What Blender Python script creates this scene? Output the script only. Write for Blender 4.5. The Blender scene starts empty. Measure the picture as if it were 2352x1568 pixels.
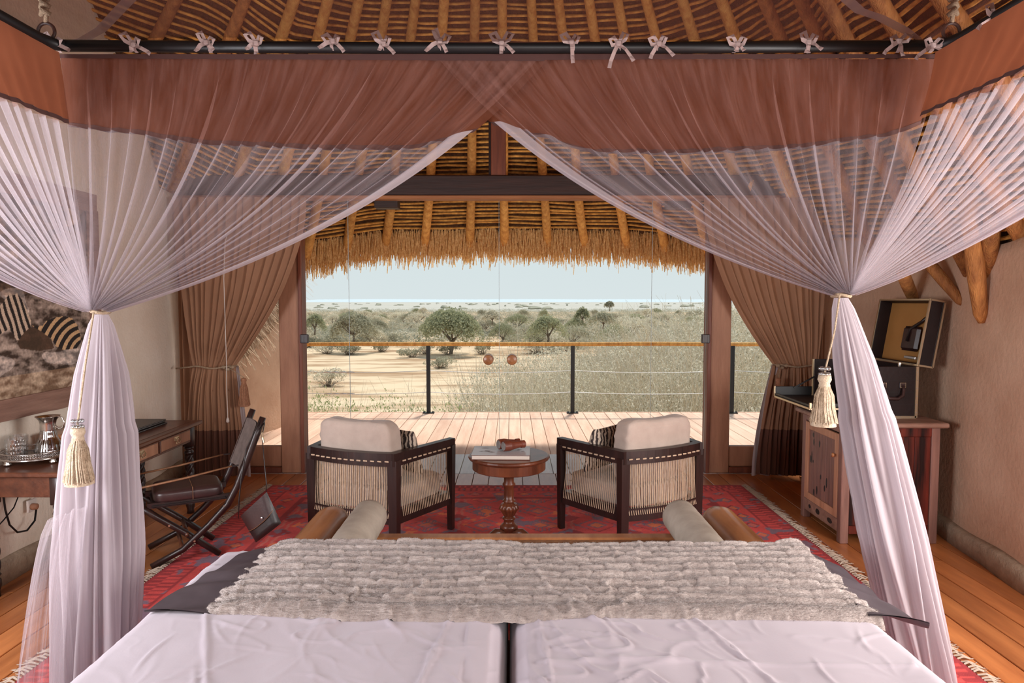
import bpy, math, random
import numpy as np
from mathutils import Vector, Matrix, noise
S = bpy.context.scene
COL = S.collection
PI = math.pi
R = random.Random(7)
# ---------------------------------------------------------------- camera, world, sun, lamps, exposure
F = 1568.0
PITCH = math.atan(92 / F)
EYE = 1.75
cd = bpy.data.cameras.new('camera'); cam = bpy.data.objects.new('camera', cd); COL.objects.link(cam)
cam.location = (0, 0, EYE); cam.rotation_euler = (PI / 2 - PITCH, 0, 0)
cd.sensor_width = 36; cd.lens = 36 * F / 2352; cd.clip_start = 0.05; cd.clip_end = 30000
S.camera = cam
S.view_settings.view_transform = 'Standard'; S.view_settings.look = 'None'
S.view_settings.exposure = 0.0; S.view_settings.gamma = 1; S.view_settings.use_curve_mapping = False
cy = S.cycles
cy.max_bounces = 7; cy.diffuse_bounces = 4; cy.glossy_bounces = 3; cy.transmission_bounces = 4
cy.transparent_max_bounces = 20; cy.sample_clamp_indirect = 4.0
cy.use_denoising = True
cy.caustics_reflective = False; cy.caustics_refractive = False
W = bpy.data.worlds.new('sky'); S.world = W; W.use_nodes = True
wn = W.node_tree.nodes; wl = W.node_tree.links
bg = wn['Background']; tc = wn.new('ShaderNodeTexCoord'); sp = wn.new('ShaderNodeSeparateXYZ')
rp = wn.new('ShaderNodeValToRGB'); wl.new(tc.outputs['Generated'], sp.inputs[0]); wl.new(sp.outputs['Z'], rp.inputs[0])
el = rp.color_ramp.elements
el[0].position = 0.0; el[0].color = (.69, .755, .775, 1)
el[1].position = 1.0; el[1].color = (.42, .58, .76, 1)
e = rp.color_ramp.elements.new(.12); e.color = (.655, .735, .755, 1)
wl.new(rp.outputs[0], bg.inputs[0]); bg.inputs[1].default_value = 1.06

def lamp(name, typ, loc, energy, color, rot=None, size=None, size_y=None, angle=None, aim=None):
    l = bpy.data.lights.new(name, typ); o = bpy.data.objects.new(name, l); COL.objects.link(o)
    l.energy = energy; l.color = color; o.location = loc
    if aim is not None:
        o.rotation_euler = (Vector(aim) - Vector(loc)).to_track_quat('-Z', 'Y').to_euler()
    if rot: o.rotation_euler = rot
    if size: l.shape = 'RECTANGLE'; l.size = size; l.size_y = size_y
    if angle: l.angle = angle
    return o
lamp('sun', 'SUN', (0, 30, 40), 3.9, (1, .93, .84), aim=(-6, 11, 0), angle=math.radians(6))
lamp('window_fill', 'AREA', (3.05, 1.7, 1.55), 178, (1, .95, .93), size=1.9, size_y=1.25, aim=(-2.0, 3.9, .5))
lamp('window_fill', 'AREA', (-3.05, 1.5, 1.6), 150, (.95, .95, 1), size=1.9, size_y=1.25, aim=(2.0, 3.9, .8))
lamp('window_fill', 'AREA', (0.9, -1.1, 2.1), 78, (1, .94, .91), size=3.0, size_y=.8, aim=(-2.3, 5.0, .6))  # added rear fill aimed to brighten the left wall, no window known there

# ---------------------------------------------------------------- pixel helpers (photo pixel -> world point on a real plane)
def ray(px, py):
    a = (px - 1176) / F; b = -(py - 784) / F
    return Vector((a, math.cos(PITCH) + b * math.sin(PITCH), -math.sin(PITCH) + b * math.cos(PITCH)))
E0 = Vector((0, 0, EYE))
def onz(px, py, z): r = ray(px, py); return E0 + r * ((z - EYE) / r.z)
def ony(px, py, y): r = ray(px, py); return E0 + r * (y / r.y)
def onx(px, py, x): r = ray(px, py); return E0 + r * (x / r.x)
def onp(px, py, p, n): r = ray(px, py); n = Vector(n); return E0 + r * ((Vector(p) - E0).dot(n) / r.dot(n))

# ---------------------------------------------------------------- materials
def srgb(r, g, b):
    f = lambda c: (c / 255 / 12.92) if c / 255 <= .04045 else ((c / 255 + .055) / 1.055) ** 2.4
    return (f(r), f(g), f(b), 1)
def mat(name, c1, c2=None, rough=.6, scale=8, stretch=(1, 1, 1), bump=0, bscale=None, metal=0, detail=4, attr=None,
        var=0, kind='noise', bdist=.01, spec=None, pos=(.3, .7), coords='Object', sheen=0, transl=0):
    m = bpy.data.materials.new(name); m.use_nodes = True
    n = m.node_tree.nodes; l = m.node_tree.links; b = n['Principled BSDF']
    b.inputs['Roughness'].default_value = rough; b.inputs['Metallic'].default_value = metal
    if spec is not None: b.inputs['Specular IOR Level'].default_value = spec
    if sheen: b.inputs['Sheen Weight'].default_value = sheen
    t = n.new('ShaderNodeTexCoord'); mp = n.new('ShaderNodeMapping'); mp.inputs['Scale'].default_value = stretch
    l.new(t.outputs[coords], mp.inputs[0])
    src = None
    if var or coords == 'Object':
        oi = n.new('ShaderNodeObjectInfo'); ad = n.new('ShaderNodeVectorMath'); ad.operation = 'MULTIPLY_ADD'
        ad.inputs[1].default_value = (37, 19, 53); cx = n.new('ShaderNodeCombineXYZ')
        for i in range(3): l.new(oi.outputs['Random'], cx.inputs[i])
        l.new(cx.outputs[0], ad.inputs[0]); l.new(t.outputs[coords], ad.inputs[2]); l.new(ad.outputs[0], mp.inputs[0])
    if attr:
        a = n.new('ShaderNodeVertexColor'); a.layer_name = attr; src = a.outputs[0]
        if c2:
            nt = n.new('ShaderNodeTexNoise'); nt.inputs['Scale'].default_value = scale; l.new(mp.outputs[0], nt.inputs[0])
            mx = n.new('ShaderNodeMix'); mx.data_type = 'RGBA'; mx.blend_type = 'MULTIPLY'; mx.inputs[0].default_value = 1
            rr = n.new('ShaderNodeValToRGB'); rr.color_ramp.elements[0].color = c2; rr.color_ramp.elements[0].position = pos[0]; rr.color_ramp.elements[1].position = pos[1]
            l.new(nt.outputs[0], rr.inputs[0]); l.new(src, mx.inputs[6]); l.new(rr.outputs[0], mx.inputs[7]); src = mx.outputs[2]
    elif c2:
        if kind == 'wave':
            nt = n.new('ShaderNodeTexWave'); nt.inputs['Scale'].default_value = scale; nt.inputs['Distortion'].default_value = 6; nt.inputs['Detail'].default_value = 3; nt.inputs['Detail Scale'].default_value = 1.5
        else:
            nt = n.new('ShaderNodeTexNoise'); nt.inputs['Scale'].default_value = scale; nt.inputs['Detail'].default_value = detail; nt.inputs['Roughness'].default_value = .6
        l.new(mp.outputs[0], nt.inputs[0])
        rr = n.new('ShaderNodeValToRGB'); rr.color_ramp.elements[0].color = c1; rr.color_ramp.elements[1].color = c2
        rr.color_ramp.elements[0].position = pos[0]; rr.color_ramp.elements[1].position = pos[1]
        l.new(nt.outputs[0], rr.inputs[0]); src = rr.outputs[0]
    else:
        b.inputs['Base Color'].default_value = c1
    if src:
        if var:
            hs = n.new('ShaderNodeHueSaturation'); ma = n.new('ShaderNodeMath'); ma.operation = 'MULTIPLY_ADD'
            ma.inputs[1].default_value = 2 * var; ma.inputs[2].default_value = 1 - var
            l.new(oi.outputs['Random'], ma.inputs[0]); l.new(ma.outputs[0], hs.inputs['Value']); l.new(src, hs.inputs['Color']); src = hs.outputs[0]
        l.new(src, b.inputs['Base Color'])
    if bump:
        bt = n.new('ShaderNodeTexNoise'); bt.inputs['Scale'].default_value = bscale or scale * 4; bt.inputs['Detail'].default_value = 3
        l.new(mp.outputs[0], bt.inputs[0]); bp = n.new('ShaderNodeBump'); bp.inputs['Strength'].default_value = bump
        bp.inputs['Distance'].default_value = bdist; l.new(bt.outputs[0], bp.inputs['Height']); l.new(bp.outputs[0], b.inputs['Normal'])
    if transl:
        tr = n.new('ShaderNodeBsdfTranslucent'); ms = n.new('ShaderNodeMixShader'); ms.inputs[0].default_value = transl
        if src: l.new(src, tr.inputs[0])
        else: tr.inputs[0].default_value = c1
        l.new(b.outputs[0], ms.inputs[1]); l.new(tr.outputs[0], ms.inputs[2]); l.new(ms.outputs[0], n['Material Output'].inputs[0])
    return m

def netmat(name, col, alpha, var=.25, stripes=60, hem=False):
    """sheer gauze: transparent weave mixed with diffuse + translucent threads, denser in the gathered threads (UV u)"""
    m = bpy.data.materials.new(name); m.use_nodes = True
    n = m.node_tree.nodes; l = m.node_tree.links; n.clear()
    out = n.new('ShaderNodeOutputMaterial'); d = n.new('ShaderNodeBsdfDiffuse'); t = n.new('ShaderNodeBsdfTranslucent')
    d.inputs[0].default_value = col; t.inputs[0].default_value = col
    m1 = n.new('ShaderNodeMixShader'); m1.inputs[0].default_value = .42; l.new(d.outputs[0], m1.inputs[1]); l.new(t.outputs[0], m1.inputs[2])
    tr = n.new('ShaderNodeBsdfTransparent'); m2 = n.new('ShaderNodeMixShader')
    uv = n.new('ShaderNodeTexCoord'); mp = n.new('ShaderNodeMapping'); mp.inputs['Scale'].default_value = (stripes, 1.2, 1)
    nt = n.new('ShaderNodeTexNoise'); nt.inputs['Detail'].default_value = 3; nt.inputs['Scale'].default_value = 1; nt.inputs['Roughness'].default_value = .7
    l.new(uv.outputs['UV'], mp.inputs[0]); l.new(mp.outputs[0], nt.inputs[0])
    mr = n.new('ShaderNodeMapRange'); mr.inputs[1].default_value = .3; mr.inputs[2].default_value = .7
    mr.inputs[3].default_value = alpha - var; mr.inputs[4].default_value = min(alpha + var, 1)
    l.new(nt.outputs[0], mr.inputs[0]); l.new(mr.outputs[0], m2.inputs[0])
    l.new(tr.outputs[0], m2.inputs[1]); l.new(m1.outputs[0], m2.inputs[2]); l.new(m2.outputs[0], out.inputs[0])
    return m

def glassmat(name, tint=(1, 1, 1, 1), gl=.06, rough=0.0):
    m = bpy.data.materials.new(name); m.use_nodes = True
    n = m.node_tree.nodes; l = m.node_tree.links; n.clear()
    out = n.new('ShaderNodeOutputMaterial'); g = n.new('ShaderNodeBsdfGlossy'); g.inputs['Roughness'].default_value = rough
    t = n.new('ShaderNodeBsdfTransparent'); t.inputs[0].default_value = tint; x = n.new('ShaderNodeMixShader'); x.inputs[0].default_value = gl
    l.new(t.outputs[0], x.inputs[1]); l.new(g.outputs[0], x.inputs[2]); l.new(x.outputs[0], out.inputs[0]); return m

M = {}
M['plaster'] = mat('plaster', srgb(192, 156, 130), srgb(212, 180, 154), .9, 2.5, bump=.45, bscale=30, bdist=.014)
M['plaster_lit'] = mat('plaster_lit', srgb(232, 218, 200), srgb(244, 234, 220), .9, 2.5, bump=.45, bscale=36, bdist=.012)  # left wall plaster made paler, daylight on it put into the colour
M['plinth'] = mat('plinth', srgb(150, 128, 108), srgb(178, 158, 136), .9, 14, bump=.5, bscale=60)
M['floor'] = mat('floor', srgb(142, 78, 42), srgb(212, 136, 80), .3, 3, (2.2, .35, 1), bump=.12, bscale=30, var=.16, pos=(.25, .75))
M['deck'] = mat('deck', srgb(208, 166, 142), srgb(236, 202, 178), .75, 3, (3, .3, 1), bump=.3, bscale=30, var=.07)
M['deck_shade_grey'] = mat('deck_shade_grey', srgb(168, 152, 148), srgb(210, 198, 194), .3, 3, (3, .3, 1), bump=.3, bscale=30, var=.08)  # deck boards greyed: roof shade and sky reflection painted into the colour
M['red_wood'] = mat('red_wood', srgb(92, 44, 30), srgb(132, 72, 48), .5, 3, (6, 6, .5), bump=.15, bscale=30)
M['panel_wood'] = mat('panel_wood', srgb(150, 102, 76), srgb(180, 130, 100), .55, 3, (4, 4, .6), bump=.15, bscale=30)
M['header'] = mat('header', srgb(38, 20, 16), srgb(60, 34, 26), .6, 3, (.4, 6, 6), bump=.2)
M['header_lip'] = mat('header_lip', srgb(150, 92, 52), srgb(176, 116, 70), .6, 4, (.4, 6, 6))
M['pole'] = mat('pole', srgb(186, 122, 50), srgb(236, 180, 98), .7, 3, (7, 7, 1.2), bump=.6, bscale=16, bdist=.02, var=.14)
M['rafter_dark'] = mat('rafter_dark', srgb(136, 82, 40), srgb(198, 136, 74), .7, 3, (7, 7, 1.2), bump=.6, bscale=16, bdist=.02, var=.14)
M['lath'] = mat('lath', srgb(168, 108, 42), srgb(236, 176, 88), .8, 14, bump=.6, bscale=50, var=.18)
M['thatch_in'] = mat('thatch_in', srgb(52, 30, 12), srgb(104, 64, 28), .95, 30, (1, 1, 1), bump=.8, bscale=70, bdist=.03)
M['straw'] = mat('straw', srgb(196, 138, 70), srgb(252, 218, 158), .85, 40, var=.1, transl=.35)
M['straw_pale'] = mat('straw_pale', srgb(176, 150, 126), srgb(214, 188, 160), .9, 22, transl=.2)
M['black'] = mat('black', srgb(16, 15, 17), None, .45)
M['steel'] = mat('steel', srgb(190, 190, 190), None, .35, metal=.8)
M['silver'] = mat('silver', srgb(205, 200, 195), None, .22, metal=1)
M['brass'] = mat('brass', srgb(196, 178, 150), None, .35, metal=.9)
M['sheet'] = mat('sheet', srgb(164, 153, 160), srgb(174, 163, 170), .85, 2, bump=.12, bscale=140, bdist=.002, sheen=.15)
M['fur'] = mat('fur', srgb(138, 124, 118), srgb(172, 160, 154), .95, 30, bump=.6, bscale=150, bdist=.005, sheen=.3)
M['furpile'] = mat('furpile', srgb(158, 146, 140), srgb(188, 178, 174), .95, 6, sheen=.2, transl=.2)
M['satin'] = mat('satin', srgb(60, 52, 56), srgb(80, 71, 75), .5, 5, spec=.25)
M['brown_cloth'] = mat('brown_cloth', srgb(112, 60, 38), srgb(126, 72, 48), .9, 3, bump=.1, bscale=200, transl=.5)
M['brown_hem'] = mat('brown_hem', srgb(70, 42, 38), None, .9)
M['curtain'] = mat('curtain', srgb(158, 116, 88), srgb(176, 132, 102), .8, 2, bump=.1, bscale=180, transl=.25)
M['curtain_hem'] = mat('curtain_hem', srgb(104, 68, 54), None, .85)
M['lining'] = mat('lining', srgb(190, 176, 178), srgb(204, 192, 194), .9, 3, transl=.3)
M['rope'] = mat('rope', srgb(142, 120, 98), srgb(178, 156, 130), .9, 60, bump=.6, bscale=150)
M['tassel'] = mat('tassel', srgb(168, 146, 122), srgb(200, 180, 156), .9, 60, bump=.6, bscale=150)
M['tassel_b'] = mat('tassel_b', srgb(146, 98, 72), srgb(170, 122, 92), .9, 60, bump=.6, bscale=150)
M['dark_wood'] = mat('dark_wood', srgb(30, 17, 16), srgb(50, 29, 25), .38, 3, (6, 6, .6), bump=.1)
M['brown_wood'] = mat('brown_wood', srgb(70, 38, 26), srgb(104, 60, 40), .35, 3, (6, .6, 6), bump=.15)
M['polished'] = mat('polished', srgb(138, 84, 50), srgb(186, 128, 84), .26, 3, (3, .5, 3))
M['table_wood'] = mat('table_wood', srgb(68, 32, 20), srgb(116, 62, 38), .3, 3, (3, 3, .7))
M['cord'] = mat('cord', srgb(178, 150, 124), srgb(200, 176, 150), .85, 40)
M['linen'] = mat('linen', srgb(172, 154, 142), srgb(186, 168, 156), .9, 8, bump=.3, bscale=260, bdist=.003, sheen=.2)
M['linen_grey'] = mat('linen_grey', srgb(158, 146, 132), srgb(180, 168, 154), .9, 8, bump=.3, bscale=260, bdist=.003)
M['leather'] = mat('leather', srgb(44, 28, 28), srgb(62, 40, 38), .35, 6, bump=.2, bscale=90, bdist=.002)
M['leather_blk'] = mat('leather_blk', srgb(26, 20, 20), srgb(40, 30, 29), .38, 6, bump=.2, bscale=90, bdist=.002)
M['leather_red'] = mat('leather_red', srgb(92, 40, 26), srgb(124, 60, 38), .5, 6, (1, 1, 1), bump=.2, bscale=90, bdist=.002)
M['strap'] = mat('strap', srgb(104, 68, 44), srgb(140, 96, 64), .6, 30)
M['grey_canvas'] = mat('grey_canvas', srgb(96, 84, 80), srgb(120, 106, 100), .7, 20)
M['cab_top'] = mat('cab_top', srgb(120, 84, 70), srgb(168, 130, 112), .5, 3, (1, 5, 5), bump=.2)
M['cab_wood'] = mat('cab_wood', srgb(168, 118, 88), srgb(204, 154, 122), .5, 3, (6, 6, .6), bump=.2, var=.1)
M['cab_dark'] = mat('cab_dark', srgb(104, 72, 64), srgb(146, 106, 94), .5, 3, (6, 6, .6), bump=.2, var=.12)
M['cab_red'] = mat('cab_red', srgb(30, 10, 9), srgb(128, 50, 36), .45, 2.2, (5, 5, .5), bump=.2, pos=(.38, .7), spec=.3)
M['mustard'] = mat('mustard', srgb(166, 118, 62), srgb(178, 130, 72), .7, 4)
M['trunk_blk'] = mat('trunk_blk', srgb(28, 18, 18), srgb(38, 25, 24), .5, 8, bump=.15, spec=.25)
M['art'] = mat('art', None, (.72, .7, .68, 1), .7, 70, attr='paint')
M['drift'] = mat('drift', srgb(124, 92, 80), srgb(164, 130, 114), .8, 3, (5, .7, 5), bump=.5, bscale=22)
M['rug'] = mat('rug', None, (.74, .7, .72, 1), .95, 220, attr='paint', bump=.5, bscale=300, bdist=.004)
M['fringe'] = mat('fringe', srgb(168, 150, 134), None, .95)
M['rugside'] = mat('rugside', srgb(96, 32, 30), None, .95)
M['ribbon'] = mat('ribbon', srgb(176, 152, 148), srgb(190, 168, 164), .9, 20, transl=.3)
M['glass'] = glassmat('glass', (.975, .985, .98, 1), 0.0)
M['cut_glass'] = glassmat('cut_glass', (.9, .92, .93, 1), .32, .06)
M['pane_edge'] = mat('pane_edge', srgb(150, 165, 165), None, .3)
M['water_glass'] = glassmat('water_glass', (.8, .79, .79, 1), .32, .04)
M['paper'] = mat('paper', srgb(206, 200, 196), srgb(220, 214, 210), .6, 30)
M['cover'] = mat('cover', srgb(186, 184, 186), srgb(206, 204, 206), .3, 2)
M['cover_edge'] = mat('cover_edge', srgb(96, 56, 44), None, .5)
M['pages'] = mat('pages', srgb(216, 204, 192), srgb(186, 170, 158), .8, 3, (1, 1, 160))
M['sand'] = mat('sand', srgb(160, 126, 92), srgb(214, 188, 156), .95, .09, (1, 3, 1), detail=10, pos=(.4, .55))
M['plain'] = mat('plain', srgb(172, 168, 158), srgb(186, 180, 168), .95, .003, detail=6)  # far ground paled, distance haze put into the surface colour
M['slope'] = mat('slope', srgb(150, 136, 112), srgb(192, 172, 140), .95, .8, detail=8)
M['leaf_grey'] = mat('leaf_grey', srgb(150, 140, 112), srgb(246, 238, 218), .9, 5, var=.1, transl=.4, pos=(.35, .6))
M['leaf_green'] = mat('leaf_green', srgb(142, 144, 112), srgb(190, 188, 154), .9, 2.2, var=.1, transl=.45)
M['leaf_dull'] = mat('leaf_dull', srgb(136, 132, 108), srgb(198, 192, 168), .9, 2.2, var=.1, transl=.4)
M['leaf_fresh'] = mat('leaf_fresh', srgb(160, 168, 112), srgb(190, 192, 140), .9, 3, var=.1, transl=.3)
M['twig'] = mat('twig', srgb(204, 186, 158), srgb(240, 228, 206), .9, 3, var=.1)
M['bark'] = mat('bark', srgb(112, 100, 90), srgb(140, 128, 116), .9, 6)
M['far_leaf_haze'] = mat('far_leaf_haze', srgb(158, 158, 140), srgb(206, 200, 180), .95, .06, detail=8, transl=.3, pos=(.38, .62))  # leaf colour washed pale grey to paint in the haze of distance
M['pattern'] = mat('pattern', srgb(54, 42, 40), srgb(196, 178, 160), .9, 11, (1, 1, 1), kind='wave', pos=(.42, .52))
M['white_pl'] = mat('white_pl', srgb(214, 204, 196), None, .5)
NETC = srgb(198, 187, 192)
M['net'] = netmat('net', NETC, .34, .22, 34)
M['net_dense'] = netmat('net_dense', NETC, .74, .16, 40)
M['net_top'] = netmat('net_top', srgb(112, 74, 64), .5, .1, 12)
M['net_over'] = netmat('net_over', srgb(190, 146, 136), .15, .15, 60)

# ---------------------------------------------------------------- mesh builder
class MB:
    def __init__(s): s.v = []; s.f = []; s.uv = None; s.mi = None
    def add(s, vs, fs):
        k = len(s.v); s.v.extend([tuple(p) for p in vs]); s.f.extend([tuple(i + k for i in f) for f in fs]); return s
    def box(s, a, b, m=None):
        x0, y0, z0 = a; x1, y1, z1 = b
        vs = [Vector(p) for p in ((x0, y0, z0), (x1, y0, z0), (x1, y1, z0), (x0, y1, z0), (x0, y0, z1), (x1, y0, z1), (x1, y1, z1), (x0, y1, z1))]
        if m: vs = [m @ p for p in vs]
        return s.add(vs, [(0, 3, 2, 1), (4, 5, 6, 7), (0, 1, 5, 4), (1, 2, 6, 5), (2, 3, 7, 6), (3, 0, 4, 7)])
    def bbox(s, a, b, r=.006, m=None):           # bevelled box
        x0, y0, z0 = a; x1, y1, z1 = b; k = len(s.v); vs = []
        for zi, (z, q) in enumerate(((z0, r), (z0 + r, 0), (z1 - r, 0), (z1, r))):
            X0, X1, Y0, Y1 = x0 + q, x1 - q, y0 + q, y1 - q
            c = r if q == 0 else r * .5
            for (x, y) in ((X0 + c, Y0), (X1 - c, Y0), (X1, Y0 + c), (X1, Y1 - c), (X1 - c, Y1), (X0 + c, Y1), (X0, Y1 - c), (X0, Y0 + c)): vs.append(Vector((x, y, z)))
        if m: vs = [m @ p for p in vs]
        fs = [tuple(range(7, -1, -1)), tuple(range(24, 32))]
        for i in range(3):
            for j in range(8): a_ = i * 8 + j; b_ = i * 8 + (j + 1) % 8; fs.append((a_, b_, b_ + 8, a_ + 8))
        return s.add(vs, fs)
    def beam(s, p, q, w, h, up=(0, 0, 1), w2=None, h2=None):
        p = Vector(p); q = Vector(q); d = (q - p).normalized(); u = Vector(up)
        if abs(d.dot(u)) > .98: u = Vector((1, 0, 0))
        r = d.cross(u).normalized(); u = r.cross(d)
        w2 = w if w2 is None else w2; h2 = h if h2 is None else h2
        vs = [c + r * (sx * a / 2) + u * (sz * b / 2) for c, a, b in ((p, w, h), (q, w2, h2)) for sx, sz in ((-1, -1), (1, -1), (1, 1), (-1, 1))]
        return s.add(vs, [(0, 1, 2, 3), (7, 6, 5, 4), (0, 4, 5, 1), (1, 5, 6, 2), (2, 6, 7, 3), (3, 7, 4, 0)])
    def tube(s, pts, rad, n=8, cap=True, flat=1.0, up=None):
        pts = [Vector(p) for p in pts]; L = len(pts)
        if not hasattr(rad, '__len__'): rad = [rad] * L
        prev = None; vs = []
        for i, p in enumerate(pts):
            d = (pts[min(i + 1, L - 1)] - pts[max(i - 1, 0)])
            if d.length < 1e-9: d = Vector((0, 0, 1))
            d.normalize()
            if prev is None:
                a = Vector(up) if up else (Vector((0, 0, 1)) if abs(d.z) < .9 else Vector((1, 0, 0)))
                x = a.cross(d).normalized()
            else:
                x = (prev - d * prev.dot(d)).normalized()
            prev = x; y = d.cross(x)
            for k in range(n):
                t = 2 * PI * k / n; vs.append(p + x * (math.cos(t) * rad[i]) + y * (math.sin(t) * rad[i] * flat))
        fs = [(i * n + k, i * n + (k + 1) % n, (i + 1) * n + (k + 1) % n, (i + 1) * n + k) for i in range(L - 1) for k in range(n)]
        if cap: fs += [tuple(range(n - 1, -1, -1)), tuple((L - 1) * n + k for k in range(n))]
        return s.add(vs, fs)
    def lathe(s, prof, n=24, c=(0, 0, 0), m=None, cap=True):
        vs = []
        for r, z in prof:
            for k in range(n):
                t = 2 * PI * k / n; p = Vector((c[0] + r * math.cos(t), c[1] + r * math.sin(t), c[2] + z)); vs.append(m @ p if m else p)
        L = len(prof)
        fs = [(i * n + k, i * n + (k + 1) % n, (i + 1) * n + (k + 1) % n, (i + 1) * n + k) for i in range(L - 1) for k in range(n)]
        if cap: fs += [tuple(range(n - 1, -1, -1)), tuple((L - 1) * n + k for k in range(n))]
        return s.add(vs, fs)
    def grid(s, fn, nu, nv, closed=False, uv=False):
        k0 = len(s.v)
        for j in range(nv + 1):
            for i in range(nu + (0 if closed else 1)):
                s.v.append(tuple(fn(i / nu, j / nv)))
        w = nu if closed else nu + 1
        for j in range(nv):
            for i in range(nu):
                a = k0 + j * w + i; b = k0 + j * w + (i + 1) % w
                s.f.append((a, b, b + w, a + w))
        if uv:
            s.uv = s.uv or {}
            for j in range(nv + 1):
                for i in range(w): s.uv[k0 + j * w + i] = (i / nu, j / nv)
        return s
    def build(s, name, m, parent=None, smooth=False, kind=None, label=None):
        me = bpy.data.meshes.new(name); me.from_pydata(s.v, [], s.f)
        me.materials.append(m if not isinstance(m, str) else M[m])
        if smooth: me.polygons.foreach_set('use_smooth', [True] * len(me.polygons))
        if s.uv:
            ul = me.uv_layers.new(name='UVMap'); li = np.empty(len(me.loops), dtype=np.int32); me.loops.foreach_get('vertex_index', li)
            arr = np.zeros((len(s.v), 2), dtype=np.float32)
            for k, c in s.uv.items(): arr[k] = c
            ul.data.foreach_set('uv', arr[li].ravel())
        me.validate(); me.update()
        o = bpy.data.objects.new(name, me); COL.objects.link(o)
        if parent is not None:
            o.parent = parent
            pm = parent
            mw = Matrix.Identity(4); chain = []
            while pm is not None: chain.append(pm); pm = pm.parent
            for q in reversed(chain): mw = mw @ q.matrix_basis
            if s.world_coords: o.matrix_basis = Matrix.Identity(4); me.transform(mw.inverted())
        if kind: o['kind'] = kind
        if label: o['label'] = label
        return o
    world_coords = True
def tag(o, label, cat, group=None):
    o['label'] = label; o['category'] = cat
    if group: o['group'] = group
    return o
def thing(name, label, cat, loc=(0, 0, 0), rz=0, group=None):
    o = bpy.data.objects.new(name, None); COL.objects.link(o); o.location = loc; o.rotation_euler = (0, 0, rz)
    o.empty_display_size = .1
    if label: tag(o, label, cat, group)
    return o
def dup(root, loc, rz, label=None, scale=None):
    r = root.copy(); COL.objects.link(r); r.location = loc; r.rotation_euler = (0, 0, rz)
    if scale: r.scale = scale
    if label: r['label'] = label
    for ch in list(root.children):
        c = ch.copy(); COL.objects.link(c); c.parent = r
        for g in list(ch.children):
            d = g.copy(); COL.objects.link(d); d.parent = c
    return r
def struct(name, mb, m, parent=None, smooth=False):
    o = mb.build(name, m, parent, smooth)
    if parent is None: o['kind'] = 'structure'
    return o
def root_struct(name):
    o = bpy.data.objects.new(name, None); COL.objects.link(o); o['kind'] = 'structure'; return o
def nz(x, y=0, z=0): return noise.noise(Vector((x, y, z)))
def lerp(a, b, t): return a + (b - a) * t
def bez(a, b, c, t): return a * ((1 - t) ** 2) + b * (2 * t * (1 - t)) + c * (t * t)
def interp(tab, x):
    for (a, *va), (b, *vb) in zip(tab, tab[1:]):
        if x <= b:
            t = 0 if b == a else max(0, (x - a) / (b - a)); t = t * t * (3 - 2 * t) * .5 + t * .5
            return [lerp(p, q, t) for p, q in zip(va, vb)]
    return list(tab[-1][1:])
def loft(mb, secs, n_cap=True):
    """join equal-length closed sections"""
    n = len(secs[0]); vs = [p for s_ in secs for p in s_]
    fs = [(i * n + k, i * n + (k + 1) % n, (i + 1) * n + (k + 1) % n, (i + 1) * n + k) for i in range(len(secs) - 1) for k in range(n)]
    if n_cap: fs += [tuple(range(n - 1, -1, -1)), tuple((len(secs) - 1) * n + k for k in range(n))]
    mb.add(vs, fs)

# ================================================================ LARGE STRUCTURE
# interior floor: planks running away from the bed
fl = root_struct('floor')
def planks(parent, x0, x1, y0, y1, w, m, z=0, th=.03, jit=0.0, seg=None, mats=None):
    x = x0; i = 0
    while x < x1 - .01:
        ww = w * R.uniform(.94, 1.06); ys = [y0]
        if seg:
            y = y0 + R.uniform(.4, seg)
            while y < y1 - .4: ys.append(y); y += seg * R.uniform(.8, 1.2)
        ys.append(y1)
        for a, b in zip(ys, ys[1:]):
            dz = R.uniform(-jit, jit)
            MB().bbox((x + .003, a + .0015, z - th), (min(x + ww, x1) - .003, b - .0015, z + dz), .003).build('plank', m, parent)
        x += ww; i += 1
planks(fl, -3.5, 3.5, -1.3, 6.86, .165, 'floor', 0, .03, .001, 3.2)
MB().box((-3.5, -1.3, -.08), (3.5, 7.0, -.032)).build('sub_floor', 'header', fl)
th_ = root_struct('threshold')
planks(th_, -3.5, 3.5, 6.86, 7.75, .165, 'deck_shade_grey', 0, .03, .001)  # boards by the doors, shade and sky sheen painted as grey
dk = root_struct('deck')
planks(dk, -6.5, 7.5, 7.76, 10.72, .17, 'deck', -.004, .035, .002)
MB().box((-6.5, 10.725, -.22), (7.5, 10.76, .0)).build('fascia_board', 'deck', dk)
for x in (-5.8, -2.9, 0, 2.9, 6.2): MB().box((x - .08, 10.3, -4), (x + .08, 10.5, -.05)).build('support_post', 'dark_wood', dk)
MB().box((-6.5, 7.2, -.2), (7.5, 7.3, -.04)).build('joist', 'dark_wood', dk)

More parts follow.
